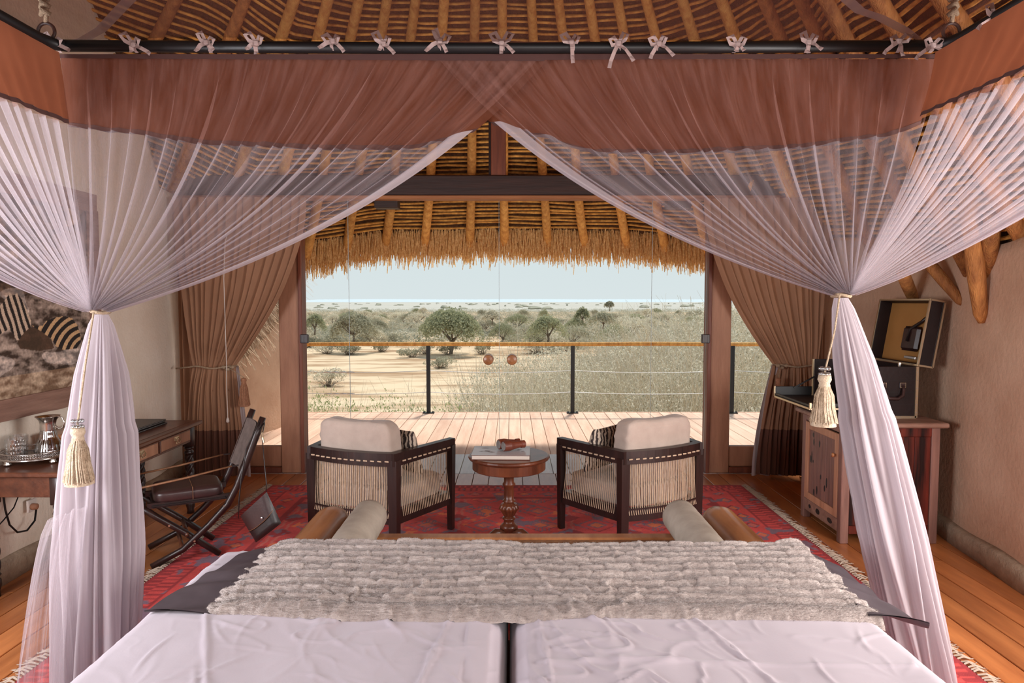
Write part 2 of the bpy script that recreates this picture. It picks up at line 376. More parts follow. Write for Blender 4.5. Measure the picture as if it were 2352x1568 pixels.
# walls
def xr(y): return interp([(-1.3, 3.1), (4.0, 3.1), (4.6, 3.19), (5.2, 3.27), (6.2, 3.27), (7.1, 3.12)], y)[0]
def xl(y): return interp([(-1.3, -3.18), (4.0, -3.18), (4.6, -3.21), (6.0, -3.27), (7.1, -3.38)], y)[0]
def wall_strip(mb, fx, ys, z0, ztop, th, n=10):
    """vertical wall following fx(y); ztop a function"""
    sgn = 1 if fx(3) > 0 else -1
    rows = []
    for y in ys:
        zt = ztop(y); rows.append([Vector((fx(y) + .012 * nz(y * 1.3, lerp(z0, zt, k / n) * 1.2), y, lerp(z0, zt, k / n))) for k in range(n + 1)])
    k0 = len(mb.v); W_ = n + 1
    vs = [p for r in rows for p in r] + [p + Vector((sgn * th, 0, 0)) for r in rows for p in r]
    N = len(rows) * W_; fs = []
    for i in range(len(rows) - 1):
        for k in range(n):
            a = i * W_ + k; fs.append((a, a + 1, a + 1 + W_, a + W_)); fs.append((N + a, N + a + W_, N + a + 1 + W_, N + a + 1))
        a = i * W_ + n; fs.append((a, N + a, N + a + W_, a + W_)); a = i * W_; fs.append((a, a + W_, N + a + W_, N + a))
    for i in (0, len(rows) - 1):
        for k in range(n): a = i * W_ + k; fs.append((a, N + a, N + a + 1, a + 1))
    mb.add(vs, fs)
ys = lambda a, b, n: [lerp(a, b, i / n) for i in range(n + 1)]
rz_top = lambda y: interp([(-1.3, 2.3), (3.9, 2.18), (4.4, 2.12), (5.2, 2.12), (6.2, 2.3), (7.1, 2.9)], y)[0]
m_ = MB(); wall_strip(m_, xr, ys(3.0, 7.05, 40), 0, rz_top, .25, 24); wr = struct('wall_right', m_, 'plaster', smooth=True)
m_ = MB(); wall_strip(m_, xr, ys(-1.3, .7, 4), 0, rz_top, .25); m_.box((3.1, .7, 0), (3.35, 3.0, .85)); m_.box((3.1, .7, 2.05), (3.35, 3.0, 2.25)); m_.build('rear_section', 'plaster', wr)
lz = lambda y: interp([(-1.3, 4.4), (5.3, 4.7), (5.6, 4.15), (5.76, 3.85), (6.32, 3.15), (6.5, 2.82), (7.1, 2.8)], y)[0]
m_ = MB(); wall_strip(m_, xl, ys(3.0, 7.05, 44), 0, lz, .2, 40); wl_ = struct('wall_left', m_, 'plaster_lit', smooth=True)
m_ = MB(); wall_strip(m_, xl, ys(-1.3, .6, 4), 0, lz, .2); m_.box((-3.35, .6, 0), (-3.15, 3.0, .85)); m_.box((-3.35, .6, 2.2), (-3.15, 3.0, 4.4)); m_.build('rear_section', 'plaster_lit', wl_)
m_ = MB(); m_.box((-3.4, -1.5, 0), (3.4, -1.3, 1.7)); m_.box((-3.4, -1.5, 3.0), (3.4, -1.3, 4.4)); m_.box((-3.4, -1.5, 1.7), (-1.7, -1.3, 3.0)); m_.box((1.7, -1.5, 1.7), (3.4, -1.3, 3.0)); struct('wall_back', m_, 'plaster')
# plinths
def plinth(name, fx, sg, y0, y1):
    m = MB(); pts = ys(y0, y1, 40)
    secs = [[Vector((fx(y) + .02 * sg, y, 0)), Vector((fx(y) - (.05 + .012 * nz(y * 3)) * sg, y, 0)), Vector((fx(y) - (.04 + .01 * nz(y * 3, 4)) * sg, y, .12 + .02 * nz(y * 2, 7))), Vector((fx(y) + .02 * sg, y, .15 + .02 * nz(y * 2, 7)))] for y in pts]
    loft(m, secs); struct(name, m, 'plinth', smooth=True)
plinth('baseboard_right', xr, 1, 3.1, 7.0); plinth('baseboard_left', xl, -1, 3.1, 6.9)

# ---------------------------------------------------------------- roof
AP = Vector((-.1, 3.65, 6.4))
EV = [(-90, 4.6, 2.6), (-45, 4.2, 2.4), (0, 3.55, 1.95), (18, 3.6, 1.92), (38, 4.5, 2.1), (52, 5.1, 2.2), (63, 5.65, 2.36), (74, 5.8, 2.5), (90, 5.62, 2.53), (106, 5.8, 2.5), (117, 5.65, 2.3), (127, 5.3, 2.12),
      (140, 5.3, 2.5), (160, 6, 2.8), (180, 6.2, 3.0), (225, 5.5, 2.9), (270, 4.6, 2.6)]
def eave(a):
    while a > 270: a -= 360
    while a < -90: a += 360
    r, z = interp(EV, a); t = math.radians(a)
    return Vector((AP.x + r * math.cos(t), AP.y + r * math.sin(t), z))
def roofp(a, s, off=0):                # s 0 at the apex, 1 at the eave; off = distance below the surface
    e_ = eave(a); p = AP.lerp(e_, s); return p - Vector((0, 0, off))
ce = root_struct('ceiling')
MB().grid(lambda u, v: roofp(-90 + 360 * u, lerp(.02, 1.0, v), -.03 + .02 * nz(u * 60, v * 20)), 144, 30, closed=True).build('thatch_underside', 'thatch_in', ce, smooth=True)
MB().grid(lambda u, v: roofp(-90 + 360 * u, lerp(.0, 1.03, v), -.26), 96, 12, closed=True).build('thatch_outside', 'straw', ce, smooth=True)
# laths: rings of cane battens
k = 0; s_ = .2
while s_ < .955:
    pts = []
    for i in range(0, 97):
        a = -50 + 250 * i / 96
        pts.append(roofp(a, s_ + .004 * nz(a * .12, k * 3.1) + .0012 * nz(a * .9, k), .012 + .008 * nz(a * .25, k)))
    MB().tube(pts, [.0135 * (1 + .4 * nz(i * .7, k)) for i in range(97)], 5).build('lath', 'lath', ce)
    s_ += .0098 * (1 if s_ > .42 else 1.7) * R.uniform(.9, 1.12); k += 1
# rafters: peeled poles
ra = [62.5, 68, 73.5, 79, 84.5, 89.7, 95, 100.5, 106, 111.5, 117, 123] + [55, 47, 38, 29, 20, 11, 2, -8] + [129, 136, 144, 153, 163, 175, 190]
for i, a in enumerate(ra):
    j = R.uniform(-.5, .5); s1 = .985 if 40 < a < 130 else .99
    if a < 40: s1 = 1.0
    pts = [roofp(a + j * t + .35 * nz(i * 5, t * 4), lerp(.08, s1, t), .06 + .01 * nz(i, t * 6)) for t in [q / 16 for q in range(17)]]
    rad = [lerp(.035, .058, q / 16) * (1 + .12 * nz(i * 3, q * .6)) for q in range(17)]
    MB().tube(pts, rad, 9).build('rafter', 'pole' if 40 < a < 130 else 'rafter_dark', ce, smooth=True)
# ring purlins
for sp_, rr in ((.8, .07),):
    pts = [roofp(a, sp_, .15) for a in range(52, 129, 4)]
    MB().tube(pts, rr, 8).build('purlin', 'pole', ce, smooth=True)
# straw fringe of the eave
m_ = MB()
for i in range(15000):
    a = R.uniform(28, 152); lay = R.random(); p = roofp(a, lerp(.955, 1.0, lay), lerp(.0, -.12, R.random() ** 1.5))
    e_ = eave(a); d = Vector((e_.x - AP.x, e_.y - AP.y, 0)).normalized(); tz = Vector((-d.y, d.x, 0))
    L = R.uniform(.16, .36) * (1 + .25 * nz(a * 1.6, 3)) * (1.25 if R.random() < .05 else 1)
    dr = (d * R.uniform(.15, .55) + tz * R.uniform(-.16, .16) + Vector((0, 0, -1)) * R.uniform(.65, 1)).normalized()
    q = p + dr * L * .55; e2 = q + (dr + Vector((0, 0, -.45)) + tz * R.uniform(-.1, .1)).normalized() * L * .45
    w = tz * R.uniform(.003, .0065) + d * R.uniform(-.002, .002)
    m_.add([p - w, p + w, q + w, q - w, e2 + w * .8, e2 - w * .8], [(0, 1, 2, 3), (3, 2, 4, 5)])
m_.build('straw_fringe', 'straw', ce, kind='stuff')
# binding cord under the fringe
MB().tube([roofp(a, .985, .035 + .01 * nz(a * .5)) for a in range(50, 131, 2)], .005, 5).build('binding_cord', 'dark_wood', ce)
# stub struts from the right wall
for (p0, p1, r0) in (((2235, 560, 3.05), (2252, 722, 3.16), .058), ((2130, 600, 3.1), (2205, 690, 3.24), .045), ((2275, 560, 3.12), (2268, 640, 3.22), .05), ((2085, 655, 3.1), (2100, 690, 3.26), .05)):
    a = onx(*p0); b = onx(*p1); MB().tube([a + (a - b) * .8, a, a.lerp(b, .5), b, b + (b - a) * .12], [r0, r0, r0 * .95, r0 * .75, r0 * .35], 8).build('strut', 'rafter_dark', ce, smooth=True)

# ---------------------------------------------------------------- glazed front
YF = 6.95
hd = root_struct('trim_header')
m_ = MB(); m_.bbox((-3.4, YF - .1, 2.80), (3.3, YF + .06, 3.0), .01); m_.build('beam', 'header', hd)
MB().bbox((-3.4, YF - .12, 2.765), (3.3, YF + .04, 2.798), .004).build('lip', 'header_lip', hd)
MB().bbox((-.21, YF - .06, 3.0), (-.06, YF + .04, 4.2), .006).build('king_post', 'red_wood', hd)
MB().bbox((-.235, YF - .0, 3.0), (-.205, YF + .03, 4.2), .003).build('king_post_edge', 'header', hd)
for x in (-1.28, 1.7): MB().bbox((x - .12, YF + .05, 2.70), (x + .12, YF + .2, 2.80), .004).build('bracket', 'header', hd)
for sg, x0, x1, xe, nm in ((-1, -2.355, -2.125, -3.3, 'window_1'), (1, 1.985, 2.215, 3.12, 'window_2')):
    w = root_struct(nm)
    MB().bbox((x0, YF - .06, 0), (x1, YF + .06, 2.77), .008).build('post', 'panel_wood', w)
    inner = x1 if sg < 0 else x0
    MB().bbox((inner - .025 if sg < 0 else inner - .012, YF - .085, 0), (inner + .012 if sg < 0 else inner + .025, YF + .07, 2.77), .005).build('jamb', 'red_wood', w)
    a, b = (xe, x0) if sg < 0 else (x1, xe)
    MB().bbox((a, YF - .04, .06), (b, YF + .04, .27), .01).build('bottom_rail', 'panel_wood', w)
    MB().bbox((a, YF - .07, 0), (b, YF + .06, .06), .006).build('sill', 'red_wood', w)
    s0 = xe if sg < 0 else xe - .1
    MB().bbox((s0, YF - .04, .27), (s0 + .1, YF + .04, 2.77), .008).build('stile', 'panel_wood', w)
    MB().box((a + .0, YF - .006, .27), (b, YF + .006, 2.77)).build('pane', 'glass', w)
    xg = -2.16 if sg < 0 else 1.945
    MB().bbox((inner - .005 if sg < 0 else inner - .075, YF - .1, 1.33), (inner + .075 if sg < 0 else inner + .005, YF - .06, 1.42), .005).build('hinge_block', 'dark_wood', w)
m_ = MB(); m_.bbox((-2.04, YF - .05, .0), (-1.96, YF + .05, .07), .005); m_.build('door_stop', 'brown_wood', fl)
for i, (a, b) in enumerate(((-2.11, -1.655), (-1.65, -.13), (-.125, 1.42), (1.425, 1.975))):
    d = MB().box((a, YF - .005, .02), (b, YF + .005, 2.765)).build('door_%d' % (i + 1), 'glass'); d['kind'] = 'structure'
    MB().box((b - .003, YF - .006, .02), (b, YF + .006, 2.765)).build('pane_edge', 'pane_edge', d)
    if i in (1, 2):
        kx = -.24 if i == 1 else 0.0
        m_ = MB(); mm = Matrix.Translation((kx, YF, 1.16)) @ Matrix.Rotation(-PI / 2, 4, 'X')
        m_.lathe([(.02, -.09), (.045, -.085), (.052, -.075), (.052, -.03), (.03, -.02), (.03, .02), (.052, .03), (.052, .075), (.045, .085), (.02, .09)], 20, m=mm)
        m_.build('door_knob', 'polished', d, smooth=False, label='round turned wooden knob')

# ================================================================ OUTSIDE
# railing
rl = thing('deck_railing', 'deck railing with peeled pole handrail, dark metal posts and steel cables', 'railing', (0, 10.65, 0))
MB().tube([(x, 10.65 + .01 * nz(x), 1.085 + .012 * nz(x * .7, 2)) for x in [-4.0 + i * .4 for i in range(25)]], [.032 * (1 + .1 * nz(i * .5)) for i in range(25)], 9).build('handrail', 'pole', rl, smooth=True)
for x in (-3.6, -1.31, .95, 3.45, 5.4):
    p = MB().box((x - .03, 10.63, 0), (x + .03, 10.67, 1.06)).build('post', 'black', rl)
    m_ = MB(); m_.box((x - .09, 10.60, 0), (x + .09, 10.70, .012))
    for dx in (-.07, .07): m_.lathe([(.012, .012), (.012, .03), (.004, .034)], 6, (x + dx, 10.63, 0))
    m_.build('base_plate', 'black', p)
for z in (.67, .33):
    pts = []
    ends = [-3.6, -1.31, .95, 3.45, 5.4]
    for a, b in zip(ends, ends[1:]):
        for t in [q / 8 for q in range(8)]: pts.append((lerp(a, b, t), 10.65, z - .035 * 4 * t * (1 - t)))
    pts.append((5.4, 10.65, z)); MB().tube(pts, .005, 5).build('cable', 'steel', rl)
    MB().tube([(-2.95 + .06 * i, 10.65, z - .03 + .004 * (i % 2)) for i in range(9)], [.008, .014, .01, .015, .01, .014, .01, .014, .008], 6).build('turnbuckle', 'steel', rl)

# neighbouring hut
hut = thing('thatched_hut', 'round earth-walled hut with shaggy pale thatch beside the deck', 'hut', (-5.25, 9.7, 0))
MB().grid(lambda u, v: Vector((-5.25 + (2.05 - .12 * v + .02 * nz(u * 9, v * 3)) * math.cos(2 * PI * u), 9.7 + (2.05 - .12 * v) * math.sin(2 * PI * u), -.1 + 2.6 * v)), 60, 10, closed=True).build('wall', 'plaster', hut, smooth=True)
def hroof(a, s): t = math.radians(a); r = 2.35 * s; return Vector((-5.35 + r * math.cos(t), 9.7 + r * math.sin(t), 4.4 - (4.4 - (2.03 + 1.95 * max(-.55, min(.2, math.sin(t))))) * s))
MB().grid(lambda u, v: hroof(360 * u, v), 48, 10, closed=True).build('roof', 'straw_pale', hut, smooth=True)
m_ = MB()
for i in range(7000):
    a = R.uniform(-110, 70); s_ = R.uniform(.45, 1.0); p = hroof(a, s_) + Vector((0, 0, .02)); t = math.radians(a); d = Vector((math.cos(t), math.sin(t), 0)); tz = Vector((-d.y, d.x, 0))
    dr = (d * R.uniform(.4, .9) + tz * R.uniform(-.2, .2) + Vector((0, 0, R.uniform(-1.3, -.3)))).normalized(); q = p + dr * R.uniform(.15, .34); w = tz * .005
    m_.add([p - w, p + w, q + w, q - w], [(0, 1, 2, 3)])
m_.build('straw_thatch', 'straw_pale', hut, kind='stuff')

# terrain
def gz(x, y):
    z = interp([(8, -3.6), (18, -4.2), (40, -5.8), (70, -6.1), (200, -6.2), (700, -7), (3000, -8)], y)[0]
    if y < 60: z += 2.6 * max(0, min(1, (x + .5) / 4)) * math.exp(-((y - 21) / 8.5) ** 2)
    return z + .25 * nz(x * .03, y * .03) * min(1, 60 / y if y > 60 else 1)
yy = [7.5, 9, 11, 13, 16, 19, 22, 26, 30, 36, 42, 50, 60, 72, 86, 100, 120, 145, 175, 210, 260, 330, 420, 560]
m_ = MB(); cols = [-1.1 + 2.2 * i / 60 for i in range(61)]
m_.v = [(c * (y + 10), y, gz(c * (y + 10), y)) for y in yy for c in cols]
m_.f = [(j * 61 + i, j * 61 + i + 1, (j + 1) * 61 + i + 1, (j + 1) * 61 + i) for j in range(len(yy) - 1) for i in range(60)]
g = m_.build('ground', 'sand', smooth=True); g['kind'] = 'structure'
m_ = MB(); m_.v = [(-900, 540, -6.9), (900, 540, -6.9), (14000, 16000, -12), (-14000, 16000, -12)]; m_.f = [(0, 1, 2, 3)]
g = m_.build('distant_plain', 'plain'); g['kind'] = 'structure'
# low rise on the horizon, distance haze tinted blue into its colour
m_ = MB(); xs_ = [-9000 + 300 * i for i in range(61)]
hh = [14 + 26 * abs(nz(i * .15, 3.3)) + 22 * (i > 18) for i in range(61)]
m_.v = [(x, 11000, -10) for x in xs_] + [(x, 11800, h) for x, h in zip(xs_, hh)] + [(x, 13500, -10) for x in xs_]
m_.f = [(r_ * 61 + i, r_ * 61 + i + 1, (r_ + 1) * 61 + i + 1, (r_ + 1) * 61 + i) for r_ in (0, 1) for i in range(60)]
g = m_.build('distant_hills', mat('hills_haze', srgb(186, 198, 204), None, 1)); g['kind'] = 'structure'

# vegetation
def leaves(m, n, fn, size, rnd):
    for i in range(n):
        p = fn(rnd); s_ = size * rnd.uniform(.5, 1.3)
        a = Vector((rnd.gauss(0, 1), rnd.gauss(0, 1), rnd.gauss(0, .7))).normalized() * s_; b = a.cross(Vector((rnd.gauss(0, 1), rnd.gauss(0, 1), rnd.gauss(0, 1)))).normalized() * s_ * .5
        m.add([p - a * .5 - b * .5, p + a * .5 - b * .3, p + a * .3 + b * .6], [(0, 1, 2)])
def shell(rx, rz, zc, lump, seed):
    cs = [(Vector((random.Random(seed * 91 + i).gauss(0, .42), random.Random(seed * 57 + i).gauss(0, .42), random.Random(seed * 13 + i).uniform(-.25, .45))), random.Random(seed * 7 + i).uniform(.35, .6)) for i in range(lump)]
    def fn(r):
        c, q = cs[r.randrange(lump)]
        d = Vector((r.gauss(0, 1), r.gauss(0, 1), abs(r.gauss(0, 1)) - .35)).normalized() * q * r.uniform(.75, 1.02)
        p = c + d; return Vector((p.x * rx, p.y * rx, zc + p.z * rz))
    return fn
def twigs(m, n, rx, h, rnd, w=.012, seg=4, spread=1):
    for i in range(n):
        a = rnd.uniform(0, 2 * PI); r0 = rnd.uniform(0, .3) * rx; p = Vector((r0 * math.cos(a), r0 * math.sin(a), 0))
        d = Vector((math.cos(a) * rnd.uniform(.2, 1) * spread, math.sin(a) * rnd.uniform(.2, 1) * spread, rnd.uniform(.5, 1.2))).normalized(); L = rnd.uniform(.5, 1.05) * math.hypot(rx, h) / seg * .95
        ps = [p]
        for k in range(seg):
            d = (d + Vector((rnd.gauss(0, .28), rnd.gauss(0, .28), rnd.gauss(-.06, .2)))).normalized(); p = p + d * L; ps.append(p)
        s_ = Vector((-math.sin(a), math.cos(a), 0)); u_ = Vector((0, 0, 1))
        for k, (p0, p1) in enumerate(zip(ps, ps[1:])):
            w0 = w * (1 - k / (seg + .5)); w1 = w * (1 - (k + 1) / (seg + .5)) + .001
            m.add([p0 - s_ * w0, p0 + s_ * w0, p1 + s_ * w1, p1 - s_ * w1, p0 + u_ * w0], [(0, 1, 2, 3), (0, 4, 2)])
def bush_proto(name, label, cat, group, seed, rx, h, nl, ls, lm, nt, tw, tm):
    rnd = random.Random(seed); t = thing(name, label, cat, (0, 0, -50), group=group)
    m = MB(); m.world_coords = False; leaves(m, nl, shell(rx, h * .62, h * .45, 9, seed), ls, rnd); m.build('foliage', lm, t)
    m = MB(); m.world_coords = False; twigs(m, nt, rx, h, rnd, tw); m.build('branches', tm, t)
    return t
near_v = [bush_proto('thorn_bush', 'x', 'bush', 'dry thorn bushes below the deck', 31 + i, 2.2, 3.0, 9000, .06, 'leaf_grey', 900, .016, 'twig') for i in range(3)]
green_v = [bush_proto('leafy_shrub', 'x', 'shrub', 'green-tinged shrubs below the deck', 41 + i, 1.5, 1.9, 3500, .05, 'leaf_fresh', 260, .009, 'twig') for i in range(2)]
mid_v = [bush_proto('scrub_bush', 'x', 'bush', 'grey scrub bushes in the savanna', 51 + i, 1.7, 1.9, 1500, .2, ('leaf_grey', 'leaf_dull', 'leaf_dull')[i], 60, .03, 'bark') for i in range(3)]
def acacia(seed, rx, h, nl, ls, lm, label, group=None, loc=(0, 0, -50)):
    rnd = random.Random(seed); t = thing('acacia_tree', label, 'tree', loc, group=group)
    lay = [(Vector((rnd.uniform(-.62, .62), rnd.uniform(-.62, .62))), rnd.uniform(.28, .5), rnd.uniform(-.05, .06)) for _ in range(11)] + [(Vector((0, 0)), .55, .1)]
    def fn(r):
        c, q, dz = lay[r.randrange(len(lay))]; a = r.uniform(0, 2 * PI); rr = math.sqrt(r.random()) * q
        x, y = c.x + rr * math.cos(a), c.y + rr * math.sin(a); R2 = math.hypot(x, y)
        z = .9 - .62 * R2 * R2 + dz - (r.random() ** 2) * .26 + .12 * (1 - (rr / q) ** 2)
        return Vector((x * rx, y * rx, z * h))
    m = MB(); m.world_coords = False; leaves(m, nl, fn, ls, rnd); m.build('canopy', lm, t)
    m = MB(); m.world_coords = False
    m.tube([(0, 0, -.3), (.04 * rx, 0, h * .18), (.02 * rx, .02, h * .34)], [.05 * h, .042 * h, .036 * h], 7)
    for k in range(8):
        a = k * .8 + rnd.uniform(-.2, .2); r1 = rnd.uniform(.3, .6) * rx
        p0 = Vector((.03 * rx, 0, h * rnd.uniform(.2, .34))); p1 = Vector((math.cos(a) * r1 * .5, math.sin(a) * r1 * .5, h * .52)); p2 = Vector((math.cos(a) * r1, math.sin(a) * r1, h * .78))
        m.tube([p0, p0.lerp(p1, .6) + Vector((0, 0, -.02 * h)), p1, p2], [.026 * h, .02 * h, .015 * h, .006 * h], 5)
        for q in range(2):
            p3 = p2 + Vector((rnd.uniform(-.2, .2) * rx, rnd.uniform(-.2, .2) * rx, .1 * h)); m.tube([p1, p1.lerp(p3, .5), p3], [.01 * h, .008 * h, .003 * h], 4)
    m.build('trunk', 'bark', t, smooth=True); return t
ac_v = [acacia(71 + i, 4.6, 4.2, 3200, .3, ('leaf_dull', 'leaf_green', 'leaf_grey')[i], 'x', 'flat-topped acacias across the savanna') for i in range(3)]
used = set()
def _under(x, y, w):
    for i in range(3): place(mid_v[i], x + (i - 1) * w * .7 + R.uniform(-1, 1), y + R.uniform(-4, 3), R.uniform(.9, 1.5), R.uniform(.8, 1.2), SCR)
def zone(px, py):
    h = 'left of the first railing post' if px < 984 else 'between the two middle railing posts' if px < 1313 else 'right of the second middle railing post'
    return ('far ' if py < 738 else 'nearer ') , h
def place(v, x, y, s=1, sz=None, label=None, z=None):
    sz = sz or s; loc = (x, y, (gz(x, y) if z is None else z) - .05); rz = R.uniform(0, 6.28)
    if v.name not in used:
        used.add(v.name); v.location = loc; v.rotation_euler = (0, 0, rz); v.scale = (s, s, sz); v['label'] = label; return v
    return dup(v, loc, rz, label, (s, s, sz))
# hero acacias
heroes = []
def atpx(px, y): return (px - 1176) / F * y
def hero(px, pyb, wpx, hpx, y, seed, nl, ls, lm, label):
    k_ = y / F; rx = wpx * k_ / 2 / 1.02; h = hpx * k_; t = acacia(seed, rx, h, nl, ls, lm, label, None, (0, 0, 0)); x = atpx(px, y)
    t.location = (x, y, EYE - (pyb - 692) * k_); t['label'] = label; heroes.append((x, y, rx))
hero(1035, 808, 205, 92, 100, 81, 9000, .42, 'leaf_green', 'broad dark green acacia left of the two door knobs')
hero(1258, 790, 110, 62, 105, 82, 4200, .34, 'leaf_green', 'umbrella acacia with bare forked trunk right of the knobs')
hero(810, 790, 130, 68, 104, 83, 5000, .38, 'leaf_dull', 'wide grey-green acacia behind the left glass seam')
hero(722, 765, 66, 42, 118, 84, 2600, .34, 'leaf_green', 'small umbrella acacia next to the left door post')
hero(1400, 712, 32, 19, 210, 85, 900, .5, 'leaf_dull', 'tiny flat acacia standing up on the horizon line')
hero(1338, 742, 46, 34, 160, 86, 2000, .5, 'leaf_green', 'rounded fresh green tree in the far scrub')
hero(1385, 752, 84, 34, 140, 87, 3000, .4, 'leaf_dull', 'dark spreading acacia under the horizon, right half')
hero(1130, 742, 60, 28, 160, 88, 2000, .45, 'leaf_grey', 'brownish low acacia above the large dark one')
SCR = 'grey scrub bush among many on the savanna'; ACL = 'small flat-topped acacia among many on the savanna'
placed = 0; tries = 0
for q_ in heroes[:4]: _under(*q_)
while placed < 278 and tries < 6000:
    tries += 1
    y = 62 + 330 * R.random() ** 1.25; x = R.uniform(-.42, .42) * y; px = 1176 + x / y * F; py = 692 + 7.9 / y * F
    if px < 640 or px > 1860: continue
    sandy = py > 800 and px < 1330
    if sandy and R.random() > .035: continue
    if py < 800 and nz(x * .02, y * .02) < -.35: continue
    far = y / 150
    if R.random() < .38 and y > 90:
        place(ac_v[R.randrange(3)], x, y, R.uniform(.6, 1.25), R.uniform(.7, 1.2), '%sflat-topped acacia in the scrub %s' % zone(px, py))
    else:
        place(mid_v[R.randrange(3)], x, y, R.uniform(.8, 1.9) * (1 if not sandy else .7), R.uniform(.7, 1.3) * (1 if not sandy else .7), '%sgrey scrub bush %s' % zone(px, py))
    placed += 1
place(mid_v[0], atpx(752, 62), 62, .9, .95, 'lone grey bush on the pale sand left'); place(mid_v[1], atpx(1010, 80), 80, 1.1, .8, 'low round bush at the edge of the sand')
# near thorn bushes, right; leafy shrubs left
NB = 'dry thorn bush among those beyond the railing'; NG = 'green-tinged shrub among those beyond the railing'
for (px, y, top, s_) in ((1500, 24, 770, 1.25), (1420, 20, 815, 1.05), (1590, 21, 758, 1.2), (1650, 26, 742, 1.3), (1740, 20, 770, 1.2), (1830, 23, 760, 1.3), (1330, 19, 850, 1.0), (1240, 22, 868, 1.0), (1150, 18, 895, .9),
                         (1480, 15.5, 850, .9), (1610, 15, 830, .95), (1710, 15.5, 850, .95), (1820, 15, 840, 1.0), (1380, 15, 890, .8), (1290, 15, 905, .8), (1560, 13.6, 900, .7), (1690, 13.6, 905, .7), (1440, 28, 800, 1.2), (1550, 30, 768, 1.3), (1300, 27, 868, 1.0), (1190, 15, 918, .7), (1900, 17, 800, 1.2), (1780, 13.6, 900, .8)):
    zt = EYE - (top - 692) / F * y; x = atpx(px, y); zg = gz(x, y); place(near_v[R.randrange(3)], x, y, s_, min(1.5, max(.5, (zt - zg) / 2.35)), NB)
for (px, y, top) in ((725, 15, 905), (770, 17, 895), (840, 15, 918), (900, 16, 908), (960, 15, 912), (1020, 16, 900), (1080, 15, 912), (690, 13.5, 915), (640, 16, 880), (880, 13.5, 930), (1000, 13.5, 928)):
    zt = EYE - (top - 692) / F * y; x = atpx(px, y); zg = gz(x, y); place(green_v[R.randrange(2)], x, y, 1.0, max(.6, (zt - zg) / 1.85), NG)
# far scrub, uncountable
m_ = MB()
def blob(x, y, z, rx, h, rnd):
    k0 = len(m_.v); n = 7
    for (r, zz) in ((.8, .0), (1, .4), (.62, .85)):
        for k in range(n): t = 2 * PI * k / n; q = rnd.uniform(.75, 1.2); m_.v.append((x + rx * r * q * math.cos(t), y + rx * r * q * math.sin(t), z + h * zz * rnd.uniform(.85, 1.15)))
    m_.v.append((x, y, z + h))
    for j in range(2):
        for k in range(n): a = k0 + j * n + k; b = k0 + j * n + (k + 1) % n; m_.f.append((a, b, b + n, a + n))
    for k in range(n): m_.f.append((k0 + 2 * n + k, k0 + 2 * n + (k + 1) % n, k0 + 3 * n))
def tuft(x, y, z, rx, h, n):
    nl = 5; ls = [(R.uniform(-.6, .6), R.uniform(-.6, .6), R.uniform(.3, .55), R.uniform(.45, 1)) for _ in range(nl)]; s = max(.16, rx * .13)
    for _ in range(n):
        cx, cy, q, hz = ls[R.randrange(nl)]; t = R.uniform(0, 2 * PI); rr = math.sqrt(R.random()); p = Vector((x + rx * (cx + q * rr * math.cos(t)), y + rx * (cy + q * rr * math.sin(t)), z + h * (hz * (1 - .45 * rr * rr) - R.random() ** 2 * .5)))
        u = Vector((R.gauss(0, 1), R.gauss(0, 1), R.gauss(0, .5))).normalized() * s; w = Vector((R.gauss(0, 1), R.gauss(0, 1), R.gauss(0, 1))).normalized() * s
        m_.add([p, p + u, p + w], [(0, 1, 2)])
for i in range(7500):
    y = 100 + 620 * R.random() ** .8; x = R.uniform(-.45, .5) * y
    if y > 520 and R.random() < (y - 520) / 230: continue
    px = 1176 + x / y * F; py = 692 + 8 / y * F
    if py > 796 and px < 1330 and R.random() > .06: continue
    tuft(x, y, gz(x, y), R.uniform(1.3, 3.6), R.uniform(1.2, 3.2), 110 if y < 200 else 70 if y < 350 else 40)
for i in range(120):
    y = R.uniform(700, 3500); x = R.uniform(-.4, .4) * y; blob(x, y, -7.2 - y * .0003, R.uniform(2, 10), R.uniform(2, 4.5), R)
o = m_.build('distant_scrub', 'far_leaf_haze', kind='stuff'); tag(o, 'hazy carpet of scrub reaching the pale plain at the horizon', 'scrub')

